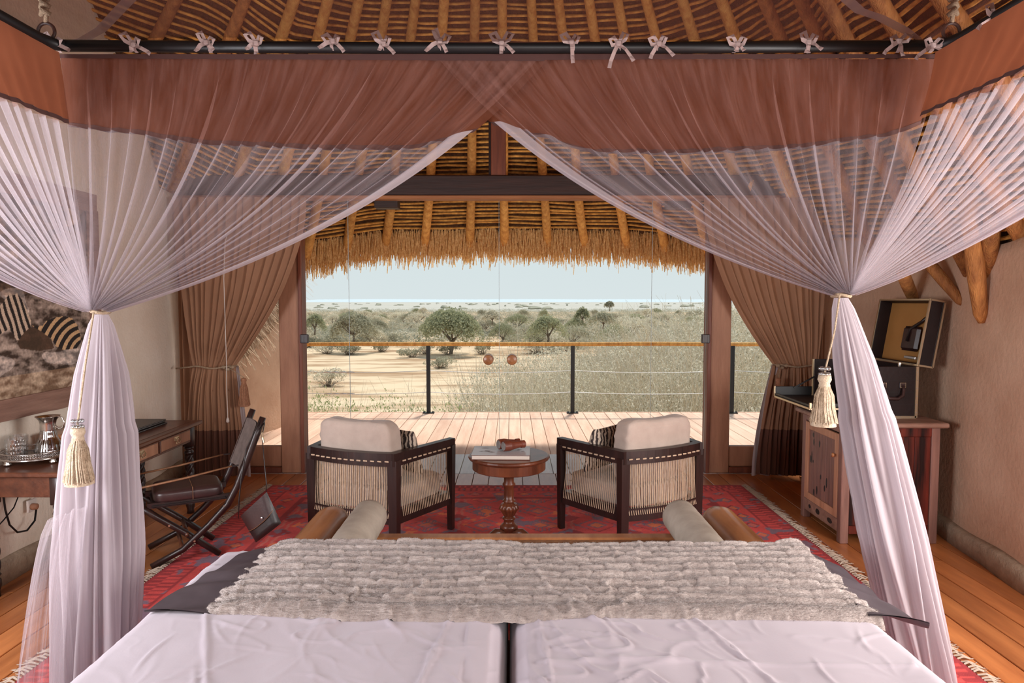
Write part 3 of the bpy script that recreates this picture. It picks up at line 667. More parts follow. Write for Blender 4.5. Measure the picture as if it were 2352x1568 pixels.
# ================================================================ RUG
RX0, RX1, RY0, RY1 = -2.27, 2.17, 1.2, 6.38
def rugcol(u, v):
    x = lerp(RX0, RX1, u); y = lerp(RY0, RY1, v)
    base = [.74, .085, .075]; blue = [.26, .16, .21]; org = [.8, .2, .08]; dark = [.4, .04, .045]; pk = [.7, .17, .14]
    bx = min(x - RX0, RX1 - x); by = min(y - RY0, RY1 - y); b = min(bx, by)
    n = nz(x * 7, y * 7, 1) + .5 * nz(x * 23, y * 23, 5); n2 = nz(x * 5, y * 5, 9) + .6 * nz(x * 19, y * 17, 2); c = base
    if b < .45:
        c = dark if b > .4 or b < .03 or .19 < b < .21 else base
        t = (x if by < bx else y) * 9
        s_ = abs(b - .3) * 14 + abs((t % 2) - 1) * 1.2
        if s_ < .55 and b > .22: c = org if n > 0 else pk
        elif .55 < s_ < .85 and b > .22: c = blue if n2 > -.1 else dark
        if b < .19 and ((t * 2) % 1 < .35) == (b > .1): c = dark
        if n2 > .42: c = blue
    else:
        cw, ch = .44, .36; iu = math.floor(x / cw); jv = math.floor(y / ch)
        fx = abs((x / cw - iu) - .5) * 2; fy = abs((y / ch - jv) - .5) * 2; d = fx * .9 + fy * .8
        if d < .25: c = org if n > -.1 else pk
        elif d < .34: c = blue
        elif d < .62: c = base if (iu + jv) % 2 else pk if n > .1 else base
        elif d < .7: c = blue if n2 > -.2 else dark
        elif d > 1.25: c = blue if n2 > 0 else dark
        elif .85 < fx + .1 * fy < .95: c = pk
        if (iu + jv) % 2 == 0 and fx < .3 and .35 < fy < .7 and int(x * 120) % 3 == 0: c = blue
        if n2 > .5: c = blue
        if n > .55: c = org
    k = 1 + .22 * n + .12 * nz(x * 60, y * 60)
    return (max(0, c[0] * k), max(0, c[1] * k), max(0, c[2] * k), 1)
def painted(name, m, nu, nv, pos, colf, parent=None, smooth=False, world=True):
    me = bpy.data.meshes.new(name); W_ = nu + 1
    me.from_pydata([tuple(pos(i / nu, j / nv)) for j in range(nv + 1) for i in range(W_)], [], [(j * W_ + i, j * W_ + i + 1, (j + 1) * W_ + i + 1, (j + 1) * W_ + i) for j in range(nv) for i in range(nu)])
    ca = me.color_attributes.new('paint', 'FLOAT_COLOR', 'POINT'); a = np.array([colf(i / nu, j / nv) for j in range(nv + 1) for i in range(W_)], dtype=np.float32)
    ca.data.foreach_set('color', a.ravel()); me.materials.append(M[m]); me.update()
    if smooth: me.polygons.foreach_set('use_smooth', [True] * len(me.polygons))
    o = bpy.data.objects.new(name, me); COL.objects.link(o)
    if parent:
        o.parent = parent
        if world: me.transform(parent.matrix_basis.inverted())
    return o
rug = thing('rug', 'worn red oriental rug with blue and orange motifs under the armchairs', 'rug', (0, 4.5, 0))
painted('pile', 'rug', 440, 300, lambda u, v: Vector((lerp(RX0, RX1, u), lerp(2.6, RY1, v), .013 + .002 * nz(u * 20, v * 14))), lambda u, v: rugcol(u, (lerp(2.6, RY1, v) - RY0) / (RY1 - RY0)), rug, True)
MB().box((RX0 - .01, RY0, .001), (RX1 + .01, RY1, .0105)).build('backing', 'rugside', rug)
m_ = MB()
for sx in (RX0, RX1):
    sg = -1 if sx < 0 else 1; y = 2.2
    while y < RY1:
        L = R.uniform(.04, .085); a = Vector((sx, y, .012)); dy = R.uniform(-.03, .03)
        m_.tube([a, a + Vector((sg * L * .45, dy * .4, .008)), a + Vector((sg * L, dy, -.006))], [.005, .007, .004], 4)
        for q in range(2): b = a + Vector((sg * L, dy, -.006)); m_.tube([b, b + Vector((sg * R.uniform(.01, .03), R.uniform(-.02, .02), 0))], [.003, .0015], 3)
        y += R.uniform(.016, .03)
m_.build('fringe', 'fringe', rug, kind='stuff')

# ================================================================ BED
BX, BF, BZ = 1.25, 2.9, .70
bed = thing('double_bed', 'wide bed of two joined mattresses in wrinkled pale sheets', 'bed', (0, 1.8, 0))
MB().bbox((-1.17, .75, .12), (1.17, BF - .04, .3), .01).build('bed_frame', 'brown_wood', bed)
for x in (-1.08, 1.08):
    for y in (.85, 2.72): MB().beam((x, y, 0), (x, y, .13), .09, .09, (0, 1, 0)).build('leg', 'brown_wood', bed)
def ridge(p, sc, w): return max(0, 1 - abs(nz(p.x * sc, p.y * sc, w)) * 7) 
CRE = [((-1.0, 2.2), (-.55, 1.2)), ((-.2, 2.2), (-.32, 1.1)), ((.62, 2.2), (.95, 1.2)), ((.12, 1.95), (1.15, 1.92)), ((.1, 2.2), (.16, 1.3)), ((-.9, 1.75), (-.3, 1.7))]
rc_ = random.Random(12); SHORT = []
for _ in range(90):
    an = rc_.choice((rc_.gauss(1.9, .35), rc_.gauss(.4, .5), rc_.gauss(2.6, .3))); SHORT.append((rc_.uniform(-1.1, 1.1), rc_.uniform(1.6, 2.35), math.cos(an), math.sin(an), rc_.uniform(.08, .3), rc_.uniform(.0015, .005)))
def sheet_h(x, y):
    p = Vector((x, y, 0)); h = .02 * nz(x * 2.1, y * 2.1, .3) + .0045 * nz(x * 6, y * 6, 2)
    msk = max(0, nz(x * 1.5, y * 1.5, 5) + .35)
    h += msk * .007 * ridge(Vector((x * 1.0 + y * .5, y * .55 - x * .2, 0)), 5.5, 1.7) ** 2 + msk * .008 * ridge(Vector((x * .6 - y * .6, y + x * .5, 0)), 9, 8.1) ** 2
    for (a, b) in CRE:
        ax, ay = a; bx, by = b; dx, dy = bx - ax, by - ay; L = math.hypot(dx, dy); t = ((x - ax) * dx + (y - ay) * dy) / L / L
        if -.03 < t < 1.03:
            d = abs((x - ax) * dy - (y - ay) * dx) / L + .012 * nz(t * 8, ax)
            h += .006 * math.exp(-(d / .009) ** 2)
    if y < 2.6:
        for (ax, ay, dx, dy, L, am) in SHORT:
            ex = x - ax; ey = y - ay
            if -.32 < ex < .32 and -.32 < ey < .32:
                t = (ex * dx + ey * dy) / L
                if 0 < t < 1: d = ex * dy - ey * dx; h += am * math.sin(PI * t) * math.exp(-((d + .012 * math.sin(t * 4)) / .007) ** 2)
    for k, (cx, cy_) in enumerate(((-1.02, 1.75), (1.1, 1.85), (-.6, 2.0))):      # radiating pulls
        a = math.atan2(y - cy_, x - cx); r = math.hypot(x - cx, y - cy_)
        if r < .5: h += .002 * (1 - r / .5) * max(0, math.sin(a * 9 + 2 * nz(r * 6, k))) ** 3 * min(1, r / .08)
    return h
def sheet_half(sg):
    prof = [(.004, .52), (.006, .58), (.012, .63), (.03, .672), (.06, .693), (.1, .70)]
    def fn(u, v):
        # u across 0..1, v along 0..1
        if u < .1:
            t = u / .1 * 5; i = min(4, int(t)); f = t - i; X = lerp(prof[i][0], prof[i + 1][0], f); Z = lerp(prof[i][1], prof[i + 1][1], f); hw = u / .1
        elif u < .78: t = (u - .1) / .68; X = lerp(.1, BX - .07, t); Z = .70; hw = 1
        elif u < .88:
            a = (u - .78) / .1 * PI / 2; X = BX - .07 + .07 * math.sin(a); Z = .63 + .07 * math.cos(a); hw = 1 - .5 * (u - .78) / .1
        else: t = (u - .88) / .12; X = BX + .09 * t; Z = lerp(.63, .16, t); hw = .5
        if v < .85: Y = lerp(.7, BF - .07, v / .85); dz = 0
        elif v < .91: a = (v - .85) / .06 * PI / 2; Y = BF - .07 + .07 * math.sin(a); dz = -.07 * (1 - math.cos(a))
        else: Y = BF + .01 * (v - .91); dz = -.07 - .4 * (v - .91) / .09
        if dz: Z = max(.14, Z + dz) if Z > .6 else max(.13, Z + dz)
        X *= sg; x0 = X - .018 * 0
        h = sheet_h(X, Y) * hw
        # side drape gathers
        gx = (.012 * nz(Y * 5, Z * 2, 3)) * (1 if u > .8 else 0)
        if u < .12: Z += .012 * nz(Y * 4, sg) * (u / .12)
        return Vector((x0 - .012 + sg * gx, Y + .012 * nz(X * 5, Z * 2) * (1 if v > .86 else 0), Z + h))
    return fn
for sg, lb in ((-1, None), (1, None)):
    m_ = MB(); m_.grid(sheet_half(sg), 260, 300)
    if sg > 0: m_.f = [tuple(reversed(f)) for f in m_.f]
    m_.build('sheet', 'sheet', bed, smooth=True)
# bench at the foot of the bed with roll arms
bn = thing('foot_bench', 'low wooden bench with rolled arms at the foot of the bed', 'bench', (0, 3.35, 0))
m_ = MB(); m_.bbox((-.82, 3.02, .44), (.98, 3.1, .488), .006); m_.build('seat_rail', 'polished', bn)
MB().bbox((-.82, 3.58, .44), (.98, 3.66, .488), .008).build('seat_rail', 'polished', bn)
m_ = MB()
for i in range(60): x = -.8 + i * .03; m_.beam((x, 3.1, .476), (x, 3.58, .476), .012, .004)
for i in range(16): y = 3.11 + i * .03; m_.beam((-.8, y, .48), (.96, y, .48), .012, .004)
m_.build('cane_weave', 'strap', bn, kind='stuff')
def roll(x, y0, y1, z, r, mm, name, parent=None, soft=False):
    m = MB(); n = 26; secs = []
    L = 22 if soft else 12
    for i in range(L + 1):
        t = i / L; y = lerp(y0, y1, t); e_ = min(t, 1 - t) * (y1 - y0)
        k = math.sqrt(max(0, 1 - (1 - min(1, e_ / (.035 if soft else .012))) ** 2)); k = lerp(.72 if soft else .86, 1, k)
        secs.append([Vector((x + (r * k + (.003 * nz(t * 14 + q * .4, q * .7, x) if soft else 0)) * math.cos(2 * PI * q / n), y, z + (r * k) * math.sin(2 * PI * q / n))) for q in range(n)])
    loft(m, secs); return m.build(name, mm, parent, smooth=True)
for x in (-.985, 1.135):
    roll(x, 3.0, 3.72, .535, .1, 'polished', 'roll_arm', bn)
    s_ = -1 if x < 0 else 1
    for y in (3.08, 3.62): MB().beam((x, y, 0), (x, y, .46), .07, .07, (0, 1, 0)).build('leg', 'brown_wood', bn)
    MB().bbox((x - .06 if s_ > 0 else x - .05, 3.02, .38), (x + .05 if s_ > 0 else x + .16, 3.66, .42), .004).build('end_rail', 'brown_wood', bn)
for x, w in ((-.785, 'left'), (.925, 'right')):
    o = roll(x, 2.98, 3.74, .565, .095, 'linen_grey', 'bolster_cushion', None, True)
    tag(o, 'grey linen bolster lying inside the %s roll arm of the bench' % w, 'cushion', 'bench bolsters')

# fur throw
TX0, TX1, TY0, TY1 = -1.04, 1.235, 2.2, 2.9
def throw_base(x, t):       # t 0 near .. 1 far and over the foot
    y = TY0 + t * .84 + .018 * nz(x * 1.5, 3) * (1 - t)
    if y <= BF - .07: Y, Z = y, .71
    else: a = min(1, (y - BF + .07) / .15) * PI / 2; Y = BF - .07 + .1 * math.sin(a); Z = .71 - .1 * (1 - math.cos(a)); Z -= max(0, y - BF - .08)
    return Y, Z
def cell(x, t):
    cw, ch = .105, .066; v = t * .84 / ch + .25 * nz(x * 2.2, t * 3) * 1.6; j = math.floor(v)
    u = (x + .35 * nz(x * 1.1, t * 5) * .2 + .05 * nz(j * 1.7, 4)) / cw + (.5 if j % 2 else 0); i = math.floor(u); fu = u - i; fv = v - j
    return i, j, fu, fv
def throw_p(u, v):
    x = lerp(TX0 + .06 * (1 - v) * 0 + .10 * v * 0, TX1, u); t = v
    i, j, fu, fv = cell(x, t)
    e_ = (1 - .3 * abs(2 * fu - 1) ** 8); h = (.006 + .007 * fv + .012 * math.exp(-((fv - .8) / .13) ** 2)) * (1 - max(0, (fv - .86) / .14) ** 1.5 * .6) * e_ * (.85 + .4 * nz(i * 3.3, j * 2.1))
    edge = min(u, 1 - u) * 2.3; en = min(1, edge / .06); near = min(1, t * .84 / .05)
    if t * .84 < .085: r = t * .84 / .085; h = .016 * math.sin(PI * min(1, r * 1.0)) ** .6          # rolled near hem
    Y, Z = throw_base(x, t)
    fold = .012 * nz(x * 1.3, t * 2.4, 8) + (.02 * nz(x * 9 + t * 10, t * 5, 2) * max(0, 1 - edge / .3))
    drop = -.022 * (1 - near ** .5) - .022 * (1 - en ** .6)
    fz = .0012 * nz(x * 110, t * 90) + .0008 * nz(x * 220, t * 180, 3)
    xo = x + .018 * nz(t * 6, u * 3) * (1 if u < .05 or u > .95 else .4)
    if t < .02: Y += .004 * nz(x * 60, 1)
    return Vector((xo, Y, Z + .006 + sheet_h(x, min(Y, 2.85)) + h + fold + drop + fz))
thr = thing('fur_throw', 'taupe faux-fur throw with brick-like ridges across the foot of the bed', 'throw', (0, 2.5, .7))
m_ = MB().grid(throw_p, 620, 230); m_.build('fur', 'fur', thr, smooth=True)
me = bpy.data.meshes.new('fur_pile'); N = 170000; rs = np.random.RandomState(5); vs = []
for i in range(N):
    u, v = rs.rand(), rs.rand() ** 1.1; p = throw_p(u, v); L = rs.uniform(.006, .012); a = rs.uniform(0, 6.28)
    d = Vector((.25 + rs.normal(0, .2), -.9 + rs.normal(0, .2), .75)).normalized() * L; w = Vector((math.cos(a), math.sin(a), 0)) * .0008
    vs += [tuple(p - w), tuple(p + w), tuple(p + d)]
me.from_pydata(vs, [], [(3 * i, 3 * i + 1, 3 * i + 2) for i in range(N)]); me.materials.append(M['furpile']); me.transform(Matrix.Translation((0, -2.5, -.7)))
o = bpy.data.objects.new('fur_pile', me); COL.objects.link(o); o.parent = thr; o['kind'] = 'stuff'
# satin backing peeking out at both ends, drawn to points
def satin(sg):
    tip = Vector((-1.235, 2.235, .712)) if sg < 0 else Vector((1.375, 2.19, .69))
    x_in = TX0 + .05 if sg < 0 else TX1 - .05
    def fn(u, v):          # v 0 near .. 1 far
        y0 = lerp(2.21, 2.98, v) ; A = Vector((x_in, y0, .712 + (0 if y0 < 2.8 else -(y0 - 2.8) * .5)))
        out = .19 * (1 - v) ** .8 + (.015 if sg < 0 else .05 * (v > .3) * min(1, (v - .3) * 3))
        B = Vector((x_in + sg * (out + .04), y0 + .02 * (1 - v), .707 + (0 if y0 < 2.8 else -(y0 - 2.8) * .5)))
        if sg > 0 and B.x > 1.2: B.z -= (B.x - 1.2) * .35
        if v < .12: B = tip.lerp(B, v / .12 * .55 + .0) if v < .02 else tip.lerp(B, .3 + .7 * (v - .02) / .1)
        p = A.lerp(B, u); p.z += (.012 * math.sin((v * 26 + u * 3) + 2 * nz(v * 5, u)) + .008) * (u ** .5) * (1 - .5 * u) ; return p
    m = MB().grid(fn, 26, 60); 
    m.grid(lambda u, v: fn(u, v) - Vector((0, 0, .004)), 26, 60)
    return m
for sg in (-1, 1): satin(sg).build('satin_backing', 'satin', thr, smooth=True, label='dark grey satin underside')

# ================================================================ CANOPY
CY, CZ, CL, CR = 2.95, 2.822, -1.93, 1.83
cp = thing('canopy_frame', 'black iron canopy frame hung by ropes above the bed', 'canopy', (0, 1.9, CZ))
rr_ = .024
MB().tube([(CL + .04, CY, CZ + .005), (-.6, CY, CZ - .004), (.6, CY, CZ - .004), (CR - .04, CY, CZ + .006)], rr_, 10).build('front_rail', 'black', cp, smooth=True)
MB().tube([(CL, .7, CZ), (CL, 2.85, CZ), (CL + .02, 2.92, CZ), (CL + .05, CY, CZ + .004)], rr_, 10).build('side_rail', 'black', cp, smooth=True)
MB().tube([(CR, .7, CZ), (CR, 2.85, CZ), (CR - .02, 2.92, CZ), (CR - .05, CY, CZ + .005)], rr_, 10).build('side_rail', 'black', cp, smooth=True)
MB().tube([(CL, .7, CZ), (CR, .7, CZ)], rr_, 10).build('rear_rail', 'black', cp, smooth=True)
def torus(c, r, t, axis='y', n=20):
    pts = []
    for i in range(n + 1):
        a = 2 * PI * i / n; u = (math.cos(a) * r, math.sin(a) * r)
        pts.append(Vector(c) + (Vector((u[0], 0, u[1])) if axis == 'y' else Vector((0, u[0], u[1])) if axis == 'x' else Vector((u[0], u[1], 0))))
    return pts
for x in (CL - .02, CR + .01):
    k_ = MB(); k_.tube(torus((x, CY - .02, CZ + .055), .035, .006), .007, 6, cap=False); k_.build('hanging_ring', 'black', cp, smooth=True)
    m_ = MB(); rt = roofp(math.degrees(math.atan2(CY - AP.y, x - AP.x)), min(.95, math.hypot(x - AP.x, CY - AP.y) / 4.6)).z
    pts = [Vector((x + .004 * math.sin(i * 1.4), CY - .02, lerp(CZ + .09, 4.6, i / 30))) for i in range(31)]
    m_.tube(pts, .009, 6)
    for q in range(4): m_.tube([Vector((x - .02, CY - .02, CZ + .12 + q * .03)), Vector((x, CY - .04, CZ + .135 + q * .03)), Vector((x + .022, CY - .02, CZ + .125 + q * .03))], [.009, .016, .009], 6)
    m_.build('hanging_rope', 'rope', cp, smooth=True)

net = thing('mosquito_net', 'sheer white mosquito net draped from the canopy and tied back', 'mosquito net', (0, 2.9, CZ))
TL = Vector((-1.745, 2.9, 1.705)); TR = Vector((1.395, 2.9, 1.775)); CROSS_L, CROSS_R = .16, -.36
def panel(side, part):
    """side L/R, part front/side: returns point fn(u along the rail, v down to the tie)"""
    T = TL if side == 'L' else TR; sg = -1 if side == 'L' else 1
    def fn(u, v, pleat=1.0, off=0.0):
        if part == 'front':
            N = 22; xa = CL if side == 'L' else CR; xb = CROSS_L if side == 'L' else CROSS_R
            f = 2 * PI * N * (u + .03 * nz(u * 6, sg * 3.1)) + 3.2 * nz(u * 22, 1.7) + .8 * nz(u * 8, v * 2.2)
            uu = u + (1.25 / (2 * PI * N)) * math.sin(f) * (1 - .2 * v) * max(0, .75 + 1.3 * nz(u * 13, 9 + sg)) * pleat * min(1, v * 3 + .15)
            uu = min(1, max(0, uu)); P = Vector((lerp(xa, xb, uu), CY + .004, CZ - .03))
            droop = .02 + .16 * (1 - uu) ** 1.2
            C = Vector((lerp(T.x, P.x, .67 + .25 * (1 - uu)), CY + .02, lerp(T.z, P.z, .34 + .28 * (1 - uu))))
            Tt = T + Vector((.045 * (uu - .5) * 2 * -sg, .02 * math.cos(f), .05 * (1 - abs(2 * uu - 1)) * .3))
            am = .028 * (1 - .75 * v) * min(1, v * 5 + .12)
            p = bez(P, C, Tt, v); p.y += am * math.cos(f) * pleat + off
            p.z += .012 * math.sin(f * .5) * v * (1 - v)
            return p
        else:
            N = 22; X = CL if side == 'L' else CR
            f = 2 * PI * N * u + 2.5 * nz(u * 20, 5)
            uu = u + (1.3 / (2 * PI * N)) * math.sin(f) * pleat * min(1, v * 3 + .15)
            uu = min(1, max(0, uu)); P = Vector((X, lerp(CY - .02, .75, uu), CZ - .03)); zc = 1.88 if side == 'L' else 2.0
            C = Vector((lerp(T.x, X, .92 - .17 * uu), lerp(CY + .01, 2.05, min(1, uu * 1.15)), lerp(T.z + .62 * (CZ - .03 - T.z), zc, min(1, uu * 1.3))))
            Tt = T + Vector((sg * .03, -.04 * uu, .02 * (1 - uu)))
            p = bez(P, C, Tt, v); p.x += .028 * (1 - .75 * v) * math.cos(f) * pleat * min(1, v * 5 + .12) - off * sg
            return p
    return fn
def vz(fn, u, zt):       # v at which the panel reaches height zt
    a, b = 0.0, 1.0
    for _ in range(18):
        m = (a + b) / 2
        if fn(u, m, 0).z > zt: a = m
        else: b = m
    return a
def band_bottom(side, part, x, y):
    if part == 'front': 
        if side == 'L': return interp([(-1.93, 2.50), (-1.7, 2.475), (-1.3, 2.42), (-.8, 2.40), (-.45, 2.40), (-.12, 2.485), (.2, 2.5)], x)[0]
        return interp([(-.3, 2.53), (-.05, 2.51), (.12, 2.46), (.35, 2.39), (.7, 2.385), (1.2, 2.405), (1.6, 2.455), (1.83, 2.53)], x)[0]
    return interp([(.7, 2.52), (2.9, 2.50)], y)[0] + (.03 if side == 'R' else 0)
for side in 'LR':
    for part in ('front', 'side'):
        fn = panel(side, part); nu, nv = (400, 34) if part == 'front' else (220, 34)
        ub = .985 if part == 'front' else .95
        vc = {}
        def vcut(u, fn=fn, side=side, part=part, vc=vc):
            if u not in vc:
                v0 = .25
                for _ in range(3): q = fn(u, v0, 0); v0 = vz(fn, u, band_bottom(side, part, q.x, q.y))
                vc[u] = v0
            return vc[u]
        m_ = MB().grid(lambda u, v: fn(u * ub, v * vcut(u * ub)), nu, 14, uv=True); m_.build('net_top_layer', 'net_over', net, smooth=True)
        m_ = MB().grid(lambda u, v: fn(u * ub, lerp(vcut(u * ub), 1, v)), nu, nv, uv=True); m_.build('net_panel', 'net', net, smooth=True)
        # free edge with gathered doubled hem
        m_ = MB().grid(lambda u, v: fn(lerp(ub - .03, 1.0, u), lerp(vcut(lerp(ub - .03, 1.0, u)), 1, v), .35, -.012), 24, 34, uv=True)
        m_.build('net_hem', 'net_dense', net, smooth=True, label='dense gathered edge')
        # brown valance behind the gauze
        vb = {}
        def bf(u, v, fn=fn, side=side, part=part, vb=vb):
            if u not in vb:
                v0 = .25
                for _ in range(3):
                    q = fn(u, v0, 0); v0 = vz(fn, u, band_bottom(side, part, q.x, q.y) + .006 * nz(u * 25, 2))
                vb[u] = v0
            return fn(u, v * vb[u], .18, .03 if side == 'L' else .055)
        m_ = MB().grid(lambda u, v: bf(u, v * .94), 150, 12)
        m_.build('valance', 'brown_cloth', net, smooth=True, label='brown cloth border behind the gauze')
        m_ = MB().grid(lambda u, v: bf(u, .94 + .06 * v) + Vector((0, -.002, 0)), 150, 2)
        m_.build('valance_hem', 'brown_hem', net, smooth=True)
        # top tape along the rail
        m_ = MB().grid(lambda u, v: fn(u, v * .02, .15, -.006), 120, 2); m_.build('header_tape', 'brown_hem', net, smooth=True)
# net roof
m_ = MB().grid(lambda u, v: Vector((lerp(CL, CR, u), lerp(CY, .7, v), CZ + .024 + .015 * math.sin(u * 40 + 3 * nz(u * 4, v * 3)) * min(1, v * 6) + .03 * nz(u * 3, v * 3))), 80, 40, uv=True)
m_.build('net_roof', 'net_top', net, smooth=True)
for sg, pts in ((-1, [(130, 104, 2.86), (190, 92, 2.87), (232, 68, 2.9), (275, 22, 2.93), (325, -30, 2.95)]), (1, [(2125, 98, 2.86), (2075, 68, 2.875), (2020, 40, 2.89), (1975, 25, 2.9), (1940, -6, 2.92), (1880, -60, 2.95)])):
    P = [onz(a, b, z) for a, b, z in pts]; m_ = MB(); L = []
    for i, p in enumerate(P):
        d = (P[min(i + 1, len(P) - 1)] - P[max(0, i - 1)]).normalized(); n_ = d.cross(Vector((0, 0, 1))).normalized() * .022 * (1 if i else .3); L += [p - n_, p + n_]
    m_.add(L, [(2 * i, 2 * i + 1, 2 * i + 3, 2 * i + 2) for i in range(len(P) - 1)]); m_.build('seam_tape', 'net_dense', net, smooth=True, label='white seam tape across the net roof')
# hanging bundles
def bundle(T, B, r0, r1, rx, lean):
    def fn(u, v, k=1.0):
        c = T.lerp(B, v); t = v ** .8; bulge = lerp(r0, r1, min(1, 1.6 * v) ** .55 if v < .3 else lerp(.62, 1, (v - .3) / .7) if False else min(1, 1.25 * v ** .45))
        a = 2 * PI * u; f = 15 * a + 6 * nz(math.cos(a) * 2, math.sin(a) * 2, v * 1.2)
        pl = 1 + (.2 * math.sin(f) + .3 * nz(math.cos(a) * 2, math.sin(a) * 2, v * 1.3 + lean)) * min(1, v * 6 + .1)
        return c + Vector((math.cos(a) * bulge * pl * rx * k, math.sin(a) * bulge * pl * .8 * k, 0))
    return fn
BL_, BR_ = Vector((-1.75, 2.78, .03)), Vector((1.86, 2.98, .03))
for T, B, ln, r1 in ((TL, BL_, .3, .145), (TR, BR_, 2.1, .118)):
    fn = bundle(T + Vector((0, 0, -.01)), B, .028, r1, 1.0, ln)
    MB().grid(fn, 200, 40, closed=False, uv=True).build('net_bundle', 'net_dense', net, smooth=True)
    MB().grid(lambda u, v: fn(u, v, .62), 120, 30, closed=False, uv=True).build('net_bundle', 'net', net, smooth=True)
# trailing sheer tail, left
MB().grid(lambda u, v: Vector((lerp(-1.74, -1.76 - .22 * v ** .7, u) + .015 * math.sin(u * 14 + v), lerp(2.75, 2.55, u) + .03 * math.sin(u * 20), lerp(.92, .05, v))), 40, 16, uv=True).build('net_tail', 'net', net, smooth=True)
for T in (TL, TR):
    m_ = MB(); m_.tube([T + Vector((.036 * math.cos(a), .034 * math.sin(a), .004 * math.sin(2 * a))) for a in [2 * PI * i / 20 for i in range(21)]], .007, 6, cap=False)
    m_.build('tie_cord', 'rope', net, smooth=True)
# ribbon bows
def bow(c, seed, long=0):
    r = random.Random(seed); m = MB()
    def strip(pts, w):
        L = []; 
        for i, p in enumerate(pts):
            d = (pts[min(i + 1, len(pts) - 1)] - pts[max(i - 1, 0)]).normalized(); n_ = d.cross(Vector((0, 1, 0))).normalized() * w + Vector((0, .004, 0)) * math.sin(i * 1.3); L += [p - n_, p + n_]
        m.add(L, [(2 * i, 2 * i + 1, 2 * i + 3, 2 * i + 2) for i in range(len(pts) - 1)])
    f = c + Vector((r.uniform(-.01, .01), -.03, r.uniform(-.01, .012))); w = .0075
    strip([c + Vector((0, -.026 * math.cos(a), .027 * math.sin(a))) for a in [(-1.5 + i * .55) for i in range(7)]], w)
    for sg in (-1, 1):
        L = r.uniform(.022, .042); dz = r.uniform(.0, .03)
        strip([f, f + Vector((sg * L * .6, -.012, .018 + dz)), f + Vector((sg * L * 1.15, -.016, .008 + dz)), f + Vector((sg * L * .8, -.008, -.012 + dz)), f + Vector((0, 0, -.002))], w)
        T_ = r.uniform(.02, .05) + long * r.uniform(.3, .7); dx = sg * r.uniform(-.01, .07)
        strip([f, f + Vector((dx * .5, -.012, -T_ * .35)), f + Vector((dx * .9, -.004, -T_ * .7)), f + Vector((dx * 1.1, -.012, -T_))], w * 1.05)
    m.bbox(tuple(f + Vector((-.01, -.01, -.01))), tuple(f + Vector((.01, .008, .012))), .004); return m
for i, (px, lg) in enumerate(((140, 0), (315, 0), (485, 0), (590, 0), (765, 0), (880, 0), (1010, 0), (1155, .03), (1315, .12), (1420, .1), (1505, .07), (1685, 0), (1850, 0), (2060, .05), (2135, .06))):
    p = ony(px, 114, CY); bow(Vector((p.x, CY, CZ + .002)), 100 + i, lg).build('ribbon_bow', 'ribbon', net)
bow(Vector((CL, 2.56, CZ)), 131).build('ribbon_bow', 'ribbon', net); bow(Vector((CR, 2.68, CZ)), 132, .03).build('ribbon_bow', 'ribbon', net)
# tassels of the net ties
def tassel(root, top, c, r, h, m1, beads=True, seed=1, cordp=None):
    rnd = random.Random(seed)
    MB().tube(cordp or [top, top.lerp(c + Vector((0, 0, .1)), .5) + Vector((.004, -.01, 0)), c + Vector((0, 0, .09))], .004, 5).build('cord', 'rope', root)
    if beads:
        for k in range(2):
            m = MB()
            for q in range(7): a = 2 * PI * q / 7; m.lathe([(.002, -.009), (.008, -.005), (.010, 0), (.008, .005), (.002, .009)], 8, tuple(c + Vector((.016 * math.cos(a), .016 * math.sin(a), .105 - k * .022))))
            m.build('bead_ring', 'cut_glass', root, smooth=True, label='ring of clear glass beads')
    MB().lathe([(.012, .085), (.024, .078), (.027, .06), (.02, .045), (.023, .035), (.02, .025)], 16, tuple(c)).build('head', m1, root, smooth=True)
    m = MB(); n = 260
    for i in range(n):
        a = rnd.uniform(0, 2 * PI); q = math.sqrt(rnd.random()); p0 = c + Vector((.02 * q * math.cos(a), .02 * q * math.sin(a), .035)); p1 = c + Vector((r * .75 * q * math.cos(a), r * .75 * q * math.sin(a), -h * .4)); p2 = c + Vector((r * q * math.cos(a + .1), r * q * math.sin(a + .1), -h + .012 * rnd.random() + .02 * q))
        m.tube([p0, p0.lerp(p1, .5) + Vector((.006 * math.cos(a), .006 * math.sin(a), .004)), p1, p2], [.002, .003, .003, .0022], 3, cap=False)
    m.lathe([(.016, .03), (.022, .0), (r * .7, -h * .45), (r * .9, -h * .93), (r * .5, -h * .96)], 16, tuple(c)); m.build('skirt', m1, root, kind='stuff')
tl = thing('tassel', 'cream rope tassel with glass beads on the left net tie', 'tassel', tuple(TL)); pc = ony(180, 1028, 2.64); tassel(tl, TL + Vector((0, -.05, 0)), pc, .058, .155, 'tassel', True, 3)
tl = thing('tassel', 'cream rope tassel with glass beads on the right net tie', 'tassel', tuple(TR)); pc = ony(1893, 905, 2.78); tassel(tl, TR + Vector((-.03, -.05, 0)), pc, .055, .14, 'tassel', True, 4)

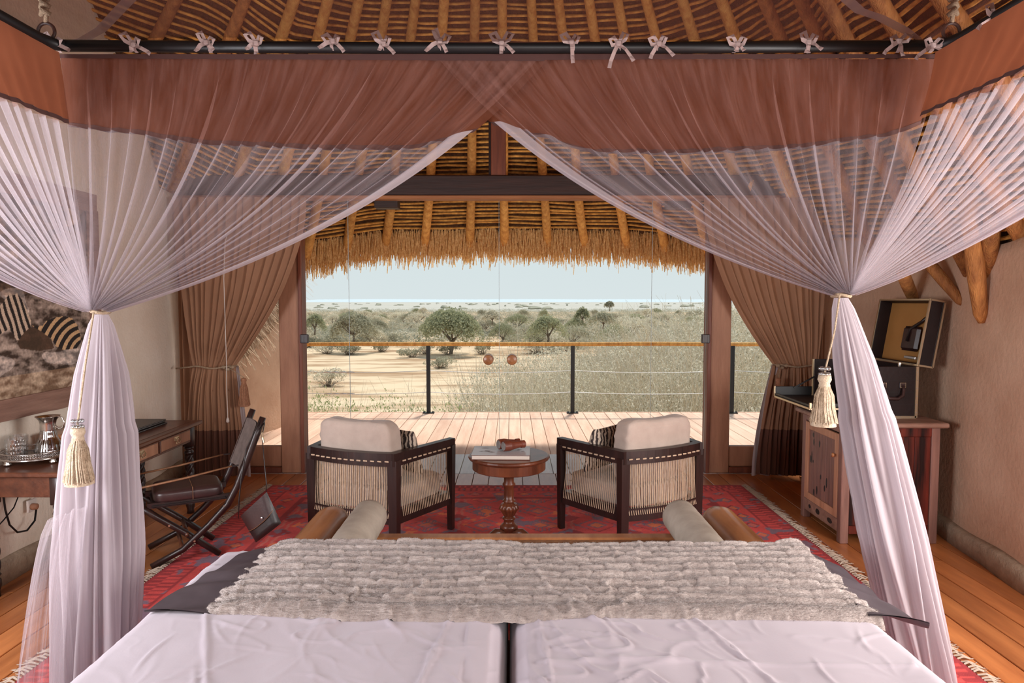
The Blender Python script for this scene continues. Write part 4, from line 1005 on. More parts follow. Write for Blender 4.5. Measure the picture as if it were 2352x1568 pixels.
# ================================================================ CURTAINS
def curtain(name, lb, sg, top, tie, bot, ztie, y0, hook):
    """top/tie/bot: (outer x, inner x) at header, tie and hem"""
    c = thing(name, lb, 'curtain', (tie[0], y0, 0)); N = 15
    def fn(u, z, amp=1, wid=1):
        if z > ztie: t = (2.74 - z) / (2.74 - ztie); k = t ** 1.5; xo = lerp(top[0], tie[0], k); xi = lerp(top[1], tie[1], t ** 1.8)
        else: t = (ztie - z) / ztie; k = 1 - (1 - t) ** 2; xo = lerp(tie[0], bot[0], k); xi = lerp(tie[1], bot[1], k)
        w = abs(xi - xo) / 1.2
        f = 2 * PI * N * u + 2 * nz(u * 9, sg) + 1.2 * nz(u * 4, z * 1.2)
        x = lerp(xo, xi, min(1, max(0, u + .02 * math.sin(f) * amp)))
        pinch = math.exp(-((z - ztie) / .12) ** 2)
        return Vector((x + .01 * math.cos(f * .5), y0 + (.028 * (1 - .5 * pinch) * math.sin(f) + .03 * nz(u * 5, z * 2)) * amp - .06 * math.sin(PI * u) * (1 - pinch * .3), z))
    MB().grid(lambda u, v: fn(u, lerp(2.74, .5, v)), 170, 60).build('drape', 'curtain', c, smooth=True)
    MB().grid(lambda u, v: fn(u, lerp(.5, .05, v)), 170, 10).build('hem_band', 'curtain_hem', c, smooth=True, label='darker brown border at the bottom')
    # straight hanging outer layer
    a, b = top[0] , lerp(top[0], tie[0], .9) + (-sg) * .12
    MB().grid(lambda u, v: Vector((lerp(a, b, u), y0 + .10 + .035 * math.sin(u * 26 + nz(u * 3, v)), lerp(2.74, .04, v))), 50, 30).build('back_drape', 'curtain', c, smooth=True)
    li = tie[1] ; MB().grid(lambda u, v: Vector((lerp(li + sg * .16, lerp(li - sg * .02, bot[1] - sg * .05, math.sin(v * PI / 2)), u), y0 + .03 + .03 * math.sin(u * 16 + v * 2), lerp(ztie + .0, .03, v))), 30, 24).build('lining', 'lining', c, smooth=True, label='pale inner lining')
    pts = [Vector((lerp(tie[0], tie[1], t) , y0 - .075 - .05 * math.sin(PI * t), ztie + .01 * math.sin(t * 8))) for t in [q / 12 for q in range(13)]]
    MB().tube([Vector(hook)] + pts + [Vector((tie[1] - sg * .01, y0, ztie))], .009, 6).build('tieback', 'rope', c, smooth=True)
    k_ = MB()
    for q in range(3): k_.lathe([(.004, -.018), (.02, -.01), (.024, 0), (.02, .01), (.004, .018)], 10, (tie[1] + sg * .04 * q, y0 - .09, ztie - .02 * (q == 1)))
    k_.build('knot', 'rope', c, smooth=True)
    return c
cl = curtain('curtain', 'brown curtain tied back on the left of the glass doors', -1, (-3.28, -1.96), (-3.1, -2.69), (-3.2, -2.62), 1.12, 6.62, (-3.26, 6.6, 1.10))
cr = curtain('curtain', 'brown curtain tied back on the right of the glass doors', 1, (3.1, 1.86), (3.0, 2.57), (3.05, 2.42), 1.13, 6.66, (3.02, 6.55, 1.17))
t1 = thing('tassel', 'brown rope tassel hanging from the left curtain tieback', 'tassel', (-2.63, 6.5, 1)); tassel(t1, Vector((-2.7, 6.52, 1.1)), ony(560, 888, 6.48), .055, .2, 'tassel_b', False, 5)
t1 = thing('tassel', 'brown rope tassel hanging from the right curtain tieback', 'tassel', (2.6, 6.5, 1)); tassel(t1, Vector((2.57, 6.54, 1.12)), ony(1787, 888, 6.48), .045, .12, 'tassel_b', False, 6)
# pull cord on the left curtain
pcd = thing('pull_cord', 'thin white pull cord hanging in front of the left curtain', 'cord', (-2.8, 6.4, 1.5))
P = [ony(a, b, 6.42) for a, b in ((514, 640), (517, 740), (520, 830), (521, 900), (523, 965))]
MB().tube([Vector((P[0].x, 6.86, 2.77)), P[0] + Vector((0, .05, .35))] + P, .0035, 4).build('string', 'white_pl', pcd)
MB().lathe([(.004, .03), (.012, .015), (.016, -.01), (.010, -.022)], 10, tuple(P[-1])).build('bobbin', 'white_pl', pcd, smooth=True)

# ================================================================ ARMCHAIRS
def armchair(loc, rz, label, sp):
    t = thing('armchair', label, 'armchair', loc, rz, 'corded armchairs on the rug')
    # local: +y forward, back at y=0; half widths
    hb, hf, D, H = .335, .47, .60, .70; w = 'dark_wood'
    def bl(m, nm, mt=w, sm=False, **k): m.world_coords = False; return m.build(nm, mt, t, sm, **k)
    for s in (-1, 1):
        bl(MB().beam((s * hb * 1.0, 0, 0), (s * hb, 0, H - .05), .058, .05, (0, 1, 0), .072, .065), 'leg')
        bl(MB().beam((s * hf, D, 0), (s * hf, D, H - .05), .04, .045, (0, 1, 0), .055, .06), 'leg')
        bl(MB().beam((s * (hb - .005), -.03, H - .045), (s * (hf + .0), D + .03, H - .045), .055, .09, w2=.055, h2=.085), 'arm')
        bl(MB().beam((s * hb, 0, .25), (s * hf, D, .25), .035, .1), 'side_rail')
    def bp(s, z): return Vector((s * hb, -.05 * (1 - s * s) - .0, z))
    m = MB(); secs = []
    for i in range(13):
        s = -1.06 + 2.12 * i / 12; c = bp(s, H - .045); secs.append([c + Vector((0, a, b)) for a, b in ((-.03, -.045), (.03, -.045), (.03, .045), (-.03, .045))])
    loft(m, secs); bl(m, 'top_rail')
    m = MB(); secs = []
    for i in range(13):
        s = -1.0 + 2.0 * i / 12; c = bp(s, .25); secs.append([c + Vector((0, a, b)) for a, b in ((-.018, -.045), (.018, -.045), (.018, .045), (-.018, .045))])
    loft(m, secs); bl(m, 'back_rail')
    bl(MB().beam((-hf, D, .25), (hf, D, .25), .035, .07), 'front_rail')
    # cords and stitches
    m = MB(); st = MB()
    for i in range(37):
        s = -.9 + 1.8 * i / 36; a = bp(s, H - .08); b = bp(s, .285); o = Vector((0, -.024, 0)); mid = a.lerp(b, .55) + Vector((.004 * math.sin(i), -.004, 0))
        m.tube([a, mid, b + o * .6, b + o + Vector((0, 0, -.035))], .0034, 4)
        if i % 2: m.tube([a + Vector((.006, .03, 0)), b.lerp(a, .3) + Vector((.004, .02, 0)), b + Vector((0, .02, -.01))], .004, 4)
        if i % 3 == 0: q = bp(s, H - .055) + Vector((0, -.032, 0)); st.bbox(tuple(q - Vector((.016, .003, .005))), tuple(q + Vector((.016, .003, .005))), .002)
    for s in (-1, 1):
        for i in range(29):
            q = .1 + .82 * i / 28; a = Vector((s * lerp(hb, hf, q), D * q, H - .085)); b = Vector((s * lerp(hb, hf, q), D * q, .285)); o = Vector((s * .026, -.006, 0))
            m.tube([a, a.lerp(b, .5), b + o * .8, b + o + Vector((0, 0, -.035))], .0032, 4)
            if i % 3 == 0:
                c = Vector((s * (lerp(hb, hf, q) + .031), D * q, H - .06)); st.beam(c - Vector((s * .004, .016, 0)), c + Vector((s * .004, .016, 0)), .006, .009)
    bl(m, 'cord_webbing', 'cord', kind='stuff'); bl(st, 'cord_stitches', 'cord', kind='stuff')
    def cushion(hx0, hx1, y0, y1, z0, z1, ez=.5, tilt=0, seed=0, sagx=0):
        def f(u, v):
            a = 2 * PI * u; b = PI * (v - .5); e_ = .32
            cs = lambda q, p: math.copysign(abs(q) ** p, q)
            x = cs(math.cos(b), e_) * cs(math.cos(a), e_); y = cs(math.cos(b), e_) * cs(math.sin(a), e_); z = cs(math.sin(b), ez)
            hx = lerp(hx0, hx1, (y + 1) / 2); Z = (z0 + z1) / 2 + (z1 - z0) / 2 * z * (1 - .06 * (x ** 4 + y ** 4))
            p = Vector((hx * x, lerp(y0, y1, (y + 1) / 2), Z + .006 * nz(x * 3, y * 3, seed)))
            if sagx: p.z -= sagx * (1 - x * x) * (z > 0) * z; p.x += .012 * nz(x * 4, z * 6, seed)
            p.y += tilt * (p.z - z0) ; p += Vector((0, .004 * nz(x * 12, z * 12, seed), .003 * nz(x * 20, y * 20, seed)))
            return p
        return MB().grid(f, 64, 36, closed=True)
    bl(cushion(hb - .035, hf - .045, .0, D + .03, .27, .45, .22), 'seat_cushion', 'linen', True)
    bl(cushion(hb - .045, hb - .02,   .035, .21, .42, .935, tilt=-.10, seed=3, sagx=.045), 'back_cushion', 'linen', True)
    # piping on the seat cushion
    pm = MB(); pm.tube([Vector((x, y, .365)) for x, y in ((-hb + .03, .03), (hb - .03, .03), (hf - .062, D - .02), (-hf + .062, D - .02), (-hb + .03, .03))], .004, 5); bl(pm, 'piping', 'linen')
    return t
armchair((-1.12, 4.735, .016), -.366, 'left armchair, dark wood with corded sides and a beige back cushion', -1)
armchair((1.07, 4.83, .016), .475, 'right armchair, dark wood with corded sides and a beige back cushion', 1)
def pillow(label, loc, rot):
    mm = Matrix.Translation(loc) @ Matrix.Rotation(rot[2], 4, 'Z') @ Matrix.Rotation(rot[0], 4, 'X') @ Matrix.Rotation(rot[1], 4, 'Y'); m = MB()
    def f(s):
        def g(u, v):
            x, y = u * 2 - 1, v * 2 - 1; th = .055 * ((1 - x ** 4) * (1 - y ** 4)) ** .5
            return mm @ Vector((x * .2 * (1 - .06 * (1 - y * y)), s * th, y * .17 * (1 - .06 * (1 - x * x))))
        return g
    m.grid(f(1), 20, 18); m.grid(f(-1), 20, 18); tag(m.build('throw_pillow', 'pattern', None, True), label, 'pillow', 'patterned pillows in the armchairs')
pillow('small black patterned pillow in the left armchair', (-.82, 4.99, .66), (.25, .0, -.75))
pillow('small black patterned pillow in the right armchair', (.69, 5.07, .66), (.25, .0, .85))

# ================================================================ ROUND TABLE
TC = (-.022, 4.83)
tb = thing('pedestal_table', 'round polished wooden pedestal table between the armchairs', 'table', (TC[0], TC[1], 0))
c0 = (TC[0], TC[1], 0)
MB().lathe([(.27, .625), (.285, .632), (.291, .642), (.287, .652), (.278, .657)], 48, c0).build('tabletop', 'table_wood', tb, smooth=False)
MB().lathe([(.05, .555), (.255, .555), (.262, .56), (.262, .622), (.25, .626)], 48, c0).build('apron', 'table_wood', tb, smooth=False)
MB().lathe([(.036, .555), (.037, .46), (.046, .45), (.047, .44), (.037, .43), (.034, .40), (.036, .37), (.034, .335), (.046, .325), (.046, .318), (.036, .312)], 28, c0).build('column', 'table_wood', tb, smooth=True)
def flut(u, v):
    a = 2 * PI * u; z = lerp(.312, .205, v); r = interp([(0, .036), (.18, .06), (.42, .066), (.7, .05), (1, .033)], v)[0] * (1 + .09 * math.cos(14 * a) * math.sin(PI * v))
    return Vector((TC[0] + r * math.cos(a), TC[1] + r * math.sin(a), z))
MB().grid(flut, 112, 14, closed=True).build('fluted_bulb', 'table_wood', tb, smooth=True)
MB().lathe([(.033, .207), (.047, .2), (.047, .19), (.036, .182), (.038, .165), (.05, .155), (.062, .14), (.064, .125), (.05, .115), (.045, .06), (.02, .055)], 28, c0).build('base_turning', 'table_wood', tb, smooth=True)
for k in range(3):
    a = math.radians((205, 335, 90)[k]); d = Vector((math.cos(a), math.sin(a), 0)); o = Vector(c0)
    MB().tube([o + d * .03 + Vector((0, 0, .09)), o + d * .1 + Vector((0, 0, .10)), o + d * .17 + Vector((0, 0, .06)), o + d * .215 + Vector((0, 0, .03)), o + d * .225 + Vector((0, 0, .016))], [.03, .034, .028, .026, .012], 10).build('foot', 'brown_wood', tb, smooth=True)
bk = thing('book', 'large photo book with a pale cover on the round table', 'book', (-.08, 4.8, .657))
mm = Matrix.Translation((-.075, 4.80, .657)) @ Matrix.Rotation(-.03, 4, 'Z')
MB().bbox((-.205, -.15, .0), (.205, .15, .004), .001, mm).build('back_cover', 'cover_edge', bk)
MB().bbox((-.198, -.143, .004), (.2, .143, .03), .001, mm).build('pages', 'pages', bk)
MB().bbox((-.205, -.15, .03), (.205, .15, .034), .001, mm).build('front_cover', 'cover_edge', bk)
MB().bbox((-.203, -.148, .034), (.203, .148, .0352), .0004, mm).build('dust_jacket', 'cover', bk)
m_ = MB()
for (x, y, s, q) in ((-.12, .08, 1, 0), (-.1, -.02, 1.3, 1), (-.07, -.05, 1.1, 2), (.13, .03, .8, 3), (.1, .09, .7, 4), (-.14, -.03, .6, 5), (.15, -.02, .6, 6)):
    r = random.Random(q); k0 = len(m_.v); n = 9; m_.v += [tuple(mm @ Vector((x + .03 * s * r.uniform(.4, 1) * math.cos(2 * PI * i / n), y + .014 * s * r.uniform(.4, 1) * math.sin(2 * PI * i / n), .0356))) for i in range(n)]; m_.f.append(tuple(range(k0, k0 + n)))
m_.build('cover_print', 'grey_canvas', bk)
bi = thing('binoculars', 'brown leather-covered binoculars lying on the photo book', 'binoculars', (-.01, 4.8, .69))
mb_ = Matrix.Translation((0.0, 4.83, .7325)) @ Matrix.Rotation(math.radians(-60), 4, 'Z')
for s in (-1, 1):
    o = mb_ @ Matrix.Translation((s * .036, 0, 0)) @ Matrix.Rotation(-PI / 2, 4, 'X')
    MB().lathe([(.033, -.09), (.036, -.088), (.037, -.04), (.03, -.01), (.024, .03), (.022, .05), (.026, .052), (.027, .08), (.022, .084)], 20, m=o).build('barrel', 'leather_red', bi, smooth=False)
    MB().lathe([(.031, -.0915), (.029, -.0925)], 20, m=o).build('lens', 'steel', bi)
MB().bbox((-.03, -.03, -.008), (.03, .035, .008), .004, mb_).build('bridge', 'leather_blk', bi)

# ================================================================ FOLDING CHAIR + BAG
fu = Vector((.866, .5, 0)); fw = Vector((-.5, .866, 0)); FC = Vector((-2.245, 4.667, 0)); N0 = FC - fw * .205; SW = fw * .41
fc = thing('folding_chair', 'dark folding campaign chair with leather seat facing the desk', 'chair', tuple(FC))
q = lambda px, py: onp(px, py, N0, fw)
back = [(604, 958), (588, 1000), (566, 1060), (545, 1115), (523, 1158), (480, 1205), (420, 1262), (348, 1313)]
front = [(312, 1160), (360, 1190), (430, 1228), (505, 1275)]
bpts = [q(*p) for p in back]; fpts = [q(*p) for p in front]
bpts[-1].z = .02; fpts[-1].z = .022
for k in (0, 1):
    o = SW * k + fw * (.0 if k == 0 else 0)
    MB().tube([p + o for p in bpts], [.028, .032, .032, .03, .03, .028, .027, .026], 10, flat=.75).build('back_leg', 'dark_wood', fc, smooth=True)
    MB().tube([p + o * 1.0 + fw * (.03 if k == 0 else -.03) for p in fpts], [.028, .028, .028, .028], 10, flat=.75).build('front_leg', 'dark_wood', fc, smooth=True)
    s0, s1 = q(338, 1166), q(536, 1160); s1.z = s0.z; MB().beam(s0 + o + fw * (.04 if k == 0 else -.04), s1 + o + fw * (.04 if k == 0 else -.04), .03, .035).build('seat_rail', 'dark_wood', fc)
    up0 = q(322, 1168); MB().beam(up0 + o, up0 + o + Vector((-.03, -.01, .24)), .028, .028).build('arm_post', 'dark_wood', fc)
    A = q(306, 1124); B = q(532, 1070); MB().tube([A + o, A.lerp(B, .5) + o - Vector((0, 0, .006)), B + o], [.011, .012, .009], 6, flat=.6).build('arm_strap', 'strap', fc, smooth=True)
    MB().tube([B + o, B + o + fu * .025, q(548, 1068) + o], .006, 5).build('buckle', 'leather_blk', fc)
    for pp in ((514, 1160), (388, 1205), (446, 1240)):
        c = q(*pp) + o - fw * .024; MB().lathe([(.002, .004), (.006, .003), (.007, 0)], 8, m=Matrix.Translation(c) @ Matrix.Rotation(math.radians(-150) , 4, 'Z') @ Matrix.Rotation(PI / 2, 4, 'X')).build('rivet', 'brass', fc)
for (pa, r_) in ((back[-2], .014), (front[2], .014)):
    a = q(*pa); MB().tube([a + fw * .0, a + SW], r_, 8).build('cross_bar', 'brown_wood', fc, smooth=True)
# seat cushion
sc_ = q(436, 1138) + fw * .205; zt = q(336, 1166).z
m_ = MB(); mmx = Matrix.Translation((sc_.x, sc_.y, zt + .045)) @ Matrix.Rotation(math.radians(30), 4, 'Z')
def sq(u, v, a_=.215, b_=.19, c_=.045):
    a = 2 * PI * u; b = PI * (v - .5); cs = lambda t, p: math.copysign(abs(t) ** p, t)
    return mmx @ Vector((a_ * cs(math.cos(b), .3) * cs(math.cos(a), .3), b_ * cs(math.cos(b), .3) * cs(math.sin(a), .3), c_ * cs(math.sin(b), .5)))
m_.grid(sq, 48, 24, closed=True); m_.build('seat_cushion', 'leather', fc, smooth=True)
m_ = MB(); m_.tube([mmx @ Vector((.02, y, z)) for y, z in ((-.196, -.03), (-.196, .03), (-.18, .047), (.18, .047))], .0022, 4); m_.build('seam', 'strap', fc)
MB().bbox((-.225, -.195, -.055), (.225, .195, -.042), .004, mmx).build('seat_sling', 'leather_blk', fc)
# back sling
TA, TB = bpts[0].lerp(bpts[1], .45), bpts[0].lerp(bpts[3], .82)
def slg(u, v):
    p = TA.lerp(TB, v) + SW * u; return p + fu * (.03 * math.sin(PI * u)) - fu * .028
m_ = MB().grid(slg, 14, 12); m_.grid(lambda u, v: slg(u, v) + fu * .008, 14, 12); m_.build('back_sling', 'grey_canvas', fc, smooth=True)
# bag
bg_ = thing('shoulder_bag', 'small black leather shoulder bag hanging from the folding chair', 'bag', (-2.0, 4.6, .5))
bc = Vector((0, 4.50, 0)); 
def bq(px, py, d=0): return ony(px, py, 4.42 + d)
cor = [(546, 1190), (607, 1134), (641, 1206), (582, 1251)]
cs_ = [bq(*p) for p in cor]; bn_ = (cs_[1] - cs_[0]).cross(cs_[3] - cs_[0]).normalized()
if bn_.y > 0: bn_ = -bn_
def bagp(u, v, s):
    p = cs_[0].lerp(cs_[1], u).lerp(cs_[3].lerp(cs_[2], u), v); th = .045 * (1 - abs(2 * u - 1) ** 5) * (.35 + .65 * v) * (1 - max(0, v - .9) * 6)
    return p + bn_ * th * s + Vector((0, .045, 0))
m_ = MB(); m_.grid(lambda u, v: bagp(u, v, 1), 18, 16); m_.grid(lambda u, v: bagp(u, v, -1), 18, 16); m_.build('body', 'leather_blk', bg_, smooth=True)
m_ = MB().grid(lambda u, v: bagp(.03 + .94 * u, v * (.60 - .05 * (2 * u - 1) ** 4 + .03 * math.sin(PI * u)), 1) + bn_ * (.010 * (1 - v * .3)), 18, 12); m_.build('flap', 'leather', bg_, smooth=True)
m_ = MB(); m_.tube([bagp(.03 + .94 * u, .585 - .05 * (2 * u - 1) ** 4 + .03 * math.sin(PI * u), 1) + bn_ * .0115 for u in [i / 18 for i in range(19)]], .0016, 4); m_.build('stitching', 'strap', bg_)
MB().lathe([(.008, .0), (.007, .006), (.002, .008)], 10, m=Matrix.Translation(bagp(.62, .5, 1) + bn_ * .012) @ bn_.to_track_quat('Z', 'Y').to_matrix().to_4x4()).build('clasp', 'steel', bg_)
st = [bq(548, 1190, .05), bq(549, 1150, .06), bq(554, 1100, .08), bq(566, 1030, .12), bpts[0].lerp(bpts[1], .55) - fw * .02 + Vector((0, 0, .045)), bpts[0].lerp(bpts[1], .5) + fu * .035 + Vector((0, 0, .02)), bq(602, 1000, .16), bq(607, 1060, .1), bq(612, 1110, .06), bq(611, 1138, .05)]
MB().tube(st, [.005] + [.009] * 8 + [.005], 6, flat=.4).build('strap', 'leather_blk', bg_, smooth=True)
MB().tube([bq(601, 992, .15), bq(603, 1004, .155), bq(605, 1016, .15)], .011, 6, flat=.6).build('buckle', 'brass', bg_)

# ================================================================ DESK
DX0, DX1, DY0, DY1, DZ = -3.1, -2.585, 3.9, 5.66, .76
ds = thing('writing_desk', 'dark wooden desk with three brass-pulled drawers and twisted legs', 'desk', (-2.85, 4.78, 0))
MB().bbox((DX0, DY0, DZ - .03), (DX1, DY1, DZ), .006).build('desktop', 'brown_wood', ds)
MB().bbox((DX0 + .12, DY0 + .5, DZ), (DX1 - .06, DY1 - .08, DZ + .002), .0005).build('writing_surface', 'table_wood', ds)
for a, b in (((DX0 + .04, DY0 + .05, .60), (DX1 - .05, DY0 + .075, .73)), ((DX0 + .04, DY1 - .075, .60), (DX1 - .05, DY1 - .05, .73)), ((DX1 - .075, DY0 + .06, .60), (DX1 - .05, DY1 - .06, .73)), ((DX0 + .03, DY0 + .06, .60), (DX0 + .05, DY1 - .06, .73))):
    MB().bbox(a, b, .004).build('apron', 'brown_wood', ds)
for i in range(3):
    y0 = DY0 + .13 + i * .505; y1 = y0 + .48
    d = MB().bbox((DX1 - .052, y0, .615), (DX1 - .04, y1, .715), .004).build('drawer', 'brown_wood', ds)
    MB().bbox((DX1 - .041, y0 + .012, .625), (DX1 - .037, y1 - .012, .705), .002).build('drawer_panel', 'panel_wood', d)
    yc = (y0 + y1) / 2
    m_ = MB(); m_.bbox((DX1 - .038, yc - .035, .668), (DX1 - .034, yc + .035, .698), .001); m_.bbox((DX1 - .038, yc - .012, .64), (DX1 - .034, yc + .012, .67), .001)
    m_.tube([(DX1 - .034, yc - .028, .688), (DX1 - .02, yc - .03, .67), (DX1 - .018, yc - .015, .652), (DX1 - .018, yc + .015, .652), (DX1 - .02, yc + .03, .67), (DX1 - .034, yc + .028, .688)], .004, 6)
    m_.build('drawer_pull', 'brass', d, label='pale brass drop handle')
for x in (DX0 + .03, DX1 - .08):
    for y in (DY0 + .06, DY1 - .09):
        L_ = thing('leg', None, None, (x, y, 0)); L_.parent = ds; L_.location = Vector((x, y, 0)) - Vector(ds.location)
        m_ = MB(); m_.bbox((x - .035, y - .035, .56), (x + .035, y + .035, .73), .003); m_.lathe([(.02, .56), (.035, .553), (.036, .54), (.022, .532), (.034, .52), (.038, .505), (.03, .49)], 16, (x, y, 0))
        def tw(u, v, x=x, y=y):
            a = 2 * PI * u; z = lerp(.49, .14, v); r = .029 * (1 + .24 * math.cos(3 * (a + v * 9))); return Vector((x + r * math.cos(a), y + r * math.sin(a), z))
        m_.grid(tw, 36, 44, closed=True); m_.lathe([(.03, .14), (.036, .13), (.022, .115), (.034, .1), (.036, .07), (.026, .03), (.03, .0)], 16, (x, y, 0))
        MB_ = m_; bpy.data.objects.remove(L_); m_.build('leg', 'dark_wood', ds, smooth=True)
# folders on the desk
for i, (a, b, h, lb, z0) in enumerate((((-3.07, 4.98), (-2.80, 5.5), .012, 'lowest of the dark leather folders at the desk end', .762), ((-3.07, 5.0), (-2.81, 5.49), .012, 'middle one of the dark leather folders at the desk end', .776), ((-3.06, 5.0), (-2.8, 5.48), .012, 'topmost of the dark leather folders at the desk end', .79))):
    f_ = thing('folder', lb, 'folder', (a[0], a[1], z0), group='leather folders')
    MB().bbox((a[0], a[1], z0), (b[0], b[1], z0 + .004), .001).build('back_board', 'leather_blk', f_); MB().bbox((a[0] + .01, a[1] + .01, z0 + .004), (b[0] - .008, b[1] - .01, z0 + .008), .001).build('papers', 'paper', f_)
    MB().bbox((a[0], a[1], z0 + .008), (b[0], b[1], z0 + h), .001).build('front_board', 'leather_blk', f_)
f_ = thing('notepad', 'slim dark notepad near the front edge of the desk', 'notepad', (-2.8, 4.5, .762))
MB().bbox((-2.93, 4.35, .762), (-2.72, 4.68, .77), .001).build('cover', 'leather_blk', f_); MB().bbox((-2.925, 4.355, .77), (-2.725, 4.675, .776), .001).build('paper_block', 'paper', f_); MB().bbox((-2.93, 4.35, .776), (-2.72, 4.68, .779), .001).build('front_cover', 'leather_blk', f_)
f_ = thing('wooden_box', 'orange-brown wooden box at the back of the desk', 'box', (-3.03, 4.6, .762))
MB().bbox((-3.12, 4.46, .762), (-2.98, 4.86, .845), .004).build('body', 'polished', f_); MB().bbox((-3.123, 4.457, .847), (-2.977, 4.863, .872), .004).build('lid', 'polished', f_)
# tray with decanter and tumblers
TRC = Vector((-2.96, 4.2, .76)); tr = thing('silver_tray', 'round silver gallery tray on the near end of the desk', 'tray', tuple(TRC))
RT = .185
MB().lathe([(.0, .032), (RT, .032), (RT + .002, .036), (RT, .038), (0.0, .036)], 48, tuple(TRC), cap=False).build('base', 'silver', tr, smooth=True)
m_ = MB()
for i in range(84):
    a = 2 * PI * i / 84
    for z in (.05, .064):
        c = TRC + Vector((RT * math.cos(a), RT * math.sin(a), z)); t_ = Vector((-math.sin(a), math.cos(a), 0))
        m_.tube([c + t_ * .0052 * math.cos(b) + Vector((0, 0, .0062 * math.sin(b))) for b in [PI * k / 3 for k in range(7)]], .0013, 3, cap=False)
for z in (.04, .074): m_.tube([TRC + Vector((RT * math.cos(a), RT * math.sin(a), z)) for a in [2 * PI * k / 48 for k in range(49)]], .0028, 6, cap=False)
m_.build('pierced_gallery', 'silver', tr, smooth=True)
for k in range(4):
    a = math.radians(-25 + 90 * k); c = TRC + Vector((math.cos(a), math.sin(a), 0)) * (RT - .02); MB().lathe([(.008, .0), (.018, .004), (.022, .014), (.014, .022), (.02, .032)], 12, tuple(c)).build('foot', 'silver', tr, smooth=True)
dc = TRC + Vector((.035, .065, .039)); de = thing('decanter', 'glass water jug with flared silver collar on the silver tray', 'jug', tuple(dc))
def ribbed(u, v, c=dc):
    a = 2 * PI * u; z = .145 * v; r = interp([(0, .074), (.08, .08), (.35, .07), (.7, .05), (1, .042)], v)[0] * (1 + .03 * math.cos(12 * a)); return Vector((c.x + r * math.cos(a), c.y + r * math.sin(a), c.z + z))
MB().grid(ribbed, 72, 20, closed=True).build('glass_body', 'water_glass', de, smooth=True)
MB().lathe([(.0, .002), (.07, .004), (.069, .03), (.06, .07), (.0, .07)], 24, tuple(dc), cap=False).build('water', glassmat('water_in', (.7, .68, .68, 1), .2, .02), de, smooth=True)
MB().lathe([(.043, .138), (.045, .15), (.043, .18), (.048, .205), (.066, .228), (.069, .231), (.064, .228), (.045, .205), (.04, .18)], 28, tuple(dc), cap=False).build('silver_collar', 'silver', de, smooth=True)
MB().tube([dc + Vector(p) for p in ((.046, 0, .212), (.066, 0, .228), (.092, 0, .222), (.104, 0, .19), (.092, 0, .158), (.068, 0, .15), (.046, 0, .17))], .0042, 8).build('handle', 'silver', de, smooth=True)
for k, (dx, dy, w) in enumerate(((-.06, -.08, 'a'), (-.118, .04, 'b'))):
    c = TRC + Vector((dx, dy - .02, .039)); g_ = thing('tumbler', 'cut-glass tumbler on the tray, ' + ('at its near left' if k == 0 else 'closest to the wall' if k == 1 else 'right beside the jug'), 'glass', tuple(c), group='cut-glass tumblers')
    def cut(u, v, c=c): a = 2 * PI * u; r = lerp(.042, .049, v) * (1 + .035 * math.sin(10 * a + v * 12) * math.sin(10 * a - v * 12) * (v < .8)); return Vector((c.x + r * math.cos(a), c.y + r * math.sin(a), c.z + .118 * v))
    MB().grid(cut, 80, 20, closed=True).build('wall', 'cut_glass', g_, smooth=False); MB().lathe([(.0, .0), (.042, 0), (.042, .014), (.0, .014)], 20, tuple(c), cap=False).build('base', 'cut_glass', g_)
# socket + cable
so = thing('wall_plug', 'beige plug in a small socket below the desk', 'plug', (-3.13, 4.4, .42)); c = onx(78, 1163, -3.13)
MB().bbox((-3.16, c.y - .03, c.z - .035), (-3.145, c.y + .05, c.z + .045), .003).build('socket_plate', 'white_pl', so)
MB().lathe([(.018, 0), (.022, .004), (.02, .035), (.012, .04)], 14, m=Matrix.Translation((-3.145, c.y, c.z)) @ Matrix.Rotation(PI / 2, 4, 'Y')).build('plug_body', 'panel_wood', so, smooth=True)
MB().tube([onx(a, b, -3.08) for a, b in ((83, 1170), (80, 1195), (62, 1218), (40, 1222), (22, 1205), (12, 1170), (8, 1140), (10, 1090))], .006, 6).build('cable', 'black', so, smooth=True)
MB().tube([onx(a, b, -3.08) for a, b in ((-20, 1225), (10, 1192), (32, 1165), (44, 1135), (46, 1100))], .004, 6).build('thin_cable', 'black', so, smooth=True)

# zebra picture
PX = -3.15; pict = thing('framed_picture', 'large zebra photograph in a rough driftwood frame on the left wall', 'picture', (PX, 4.3, 1.75))
PY0, PY1, PZ0, PZ1 = 3.3, 5.1, 1.12, 2.45
def poly_in(p, poly):
    x, y = p; c = False; j = len(poly) - 1
    for i in range(len(poly)):
        xi, yi = poly[i]; xj, yj = poly[j]
        if (yi > y) != (yj > y) and x < (xj - xi) * (y - yi) / (yj - yi) + xi: c = not c
        j = i
    return c
def toyz(pts): return [(lambda q_: (q_.y, q_.z))(onx(a, b, PX)) for a, b in pts]
NECK = toyz([(14, 686), (22, 673), (30, 678), (40, 673), (52, 690), (62, 712), (72, 738), (70, 752), (56, 762), (44, 780), (38, 781), (28, 764), (20, 756), (0, 768), (-40, 790), (-60, 770), (-20, 720), (2, 700)])
RUMP = toyz([(74, 748), (98, 748), (106, 737), (125, 729), (150, 726), (166, 731), (178, 747), (184, 765), (186, 785), (176, 800), (145, 803), (128, 795), (118, 778), (96, 762)])
DARK = toyz([(40, 782), (56, 760), (72, 752), (95, 756), (118, 780), (125, 800), (90, 806), (45, 800)])
rc = onx(196, 812, PX); nc = onx(0, 800, PX)
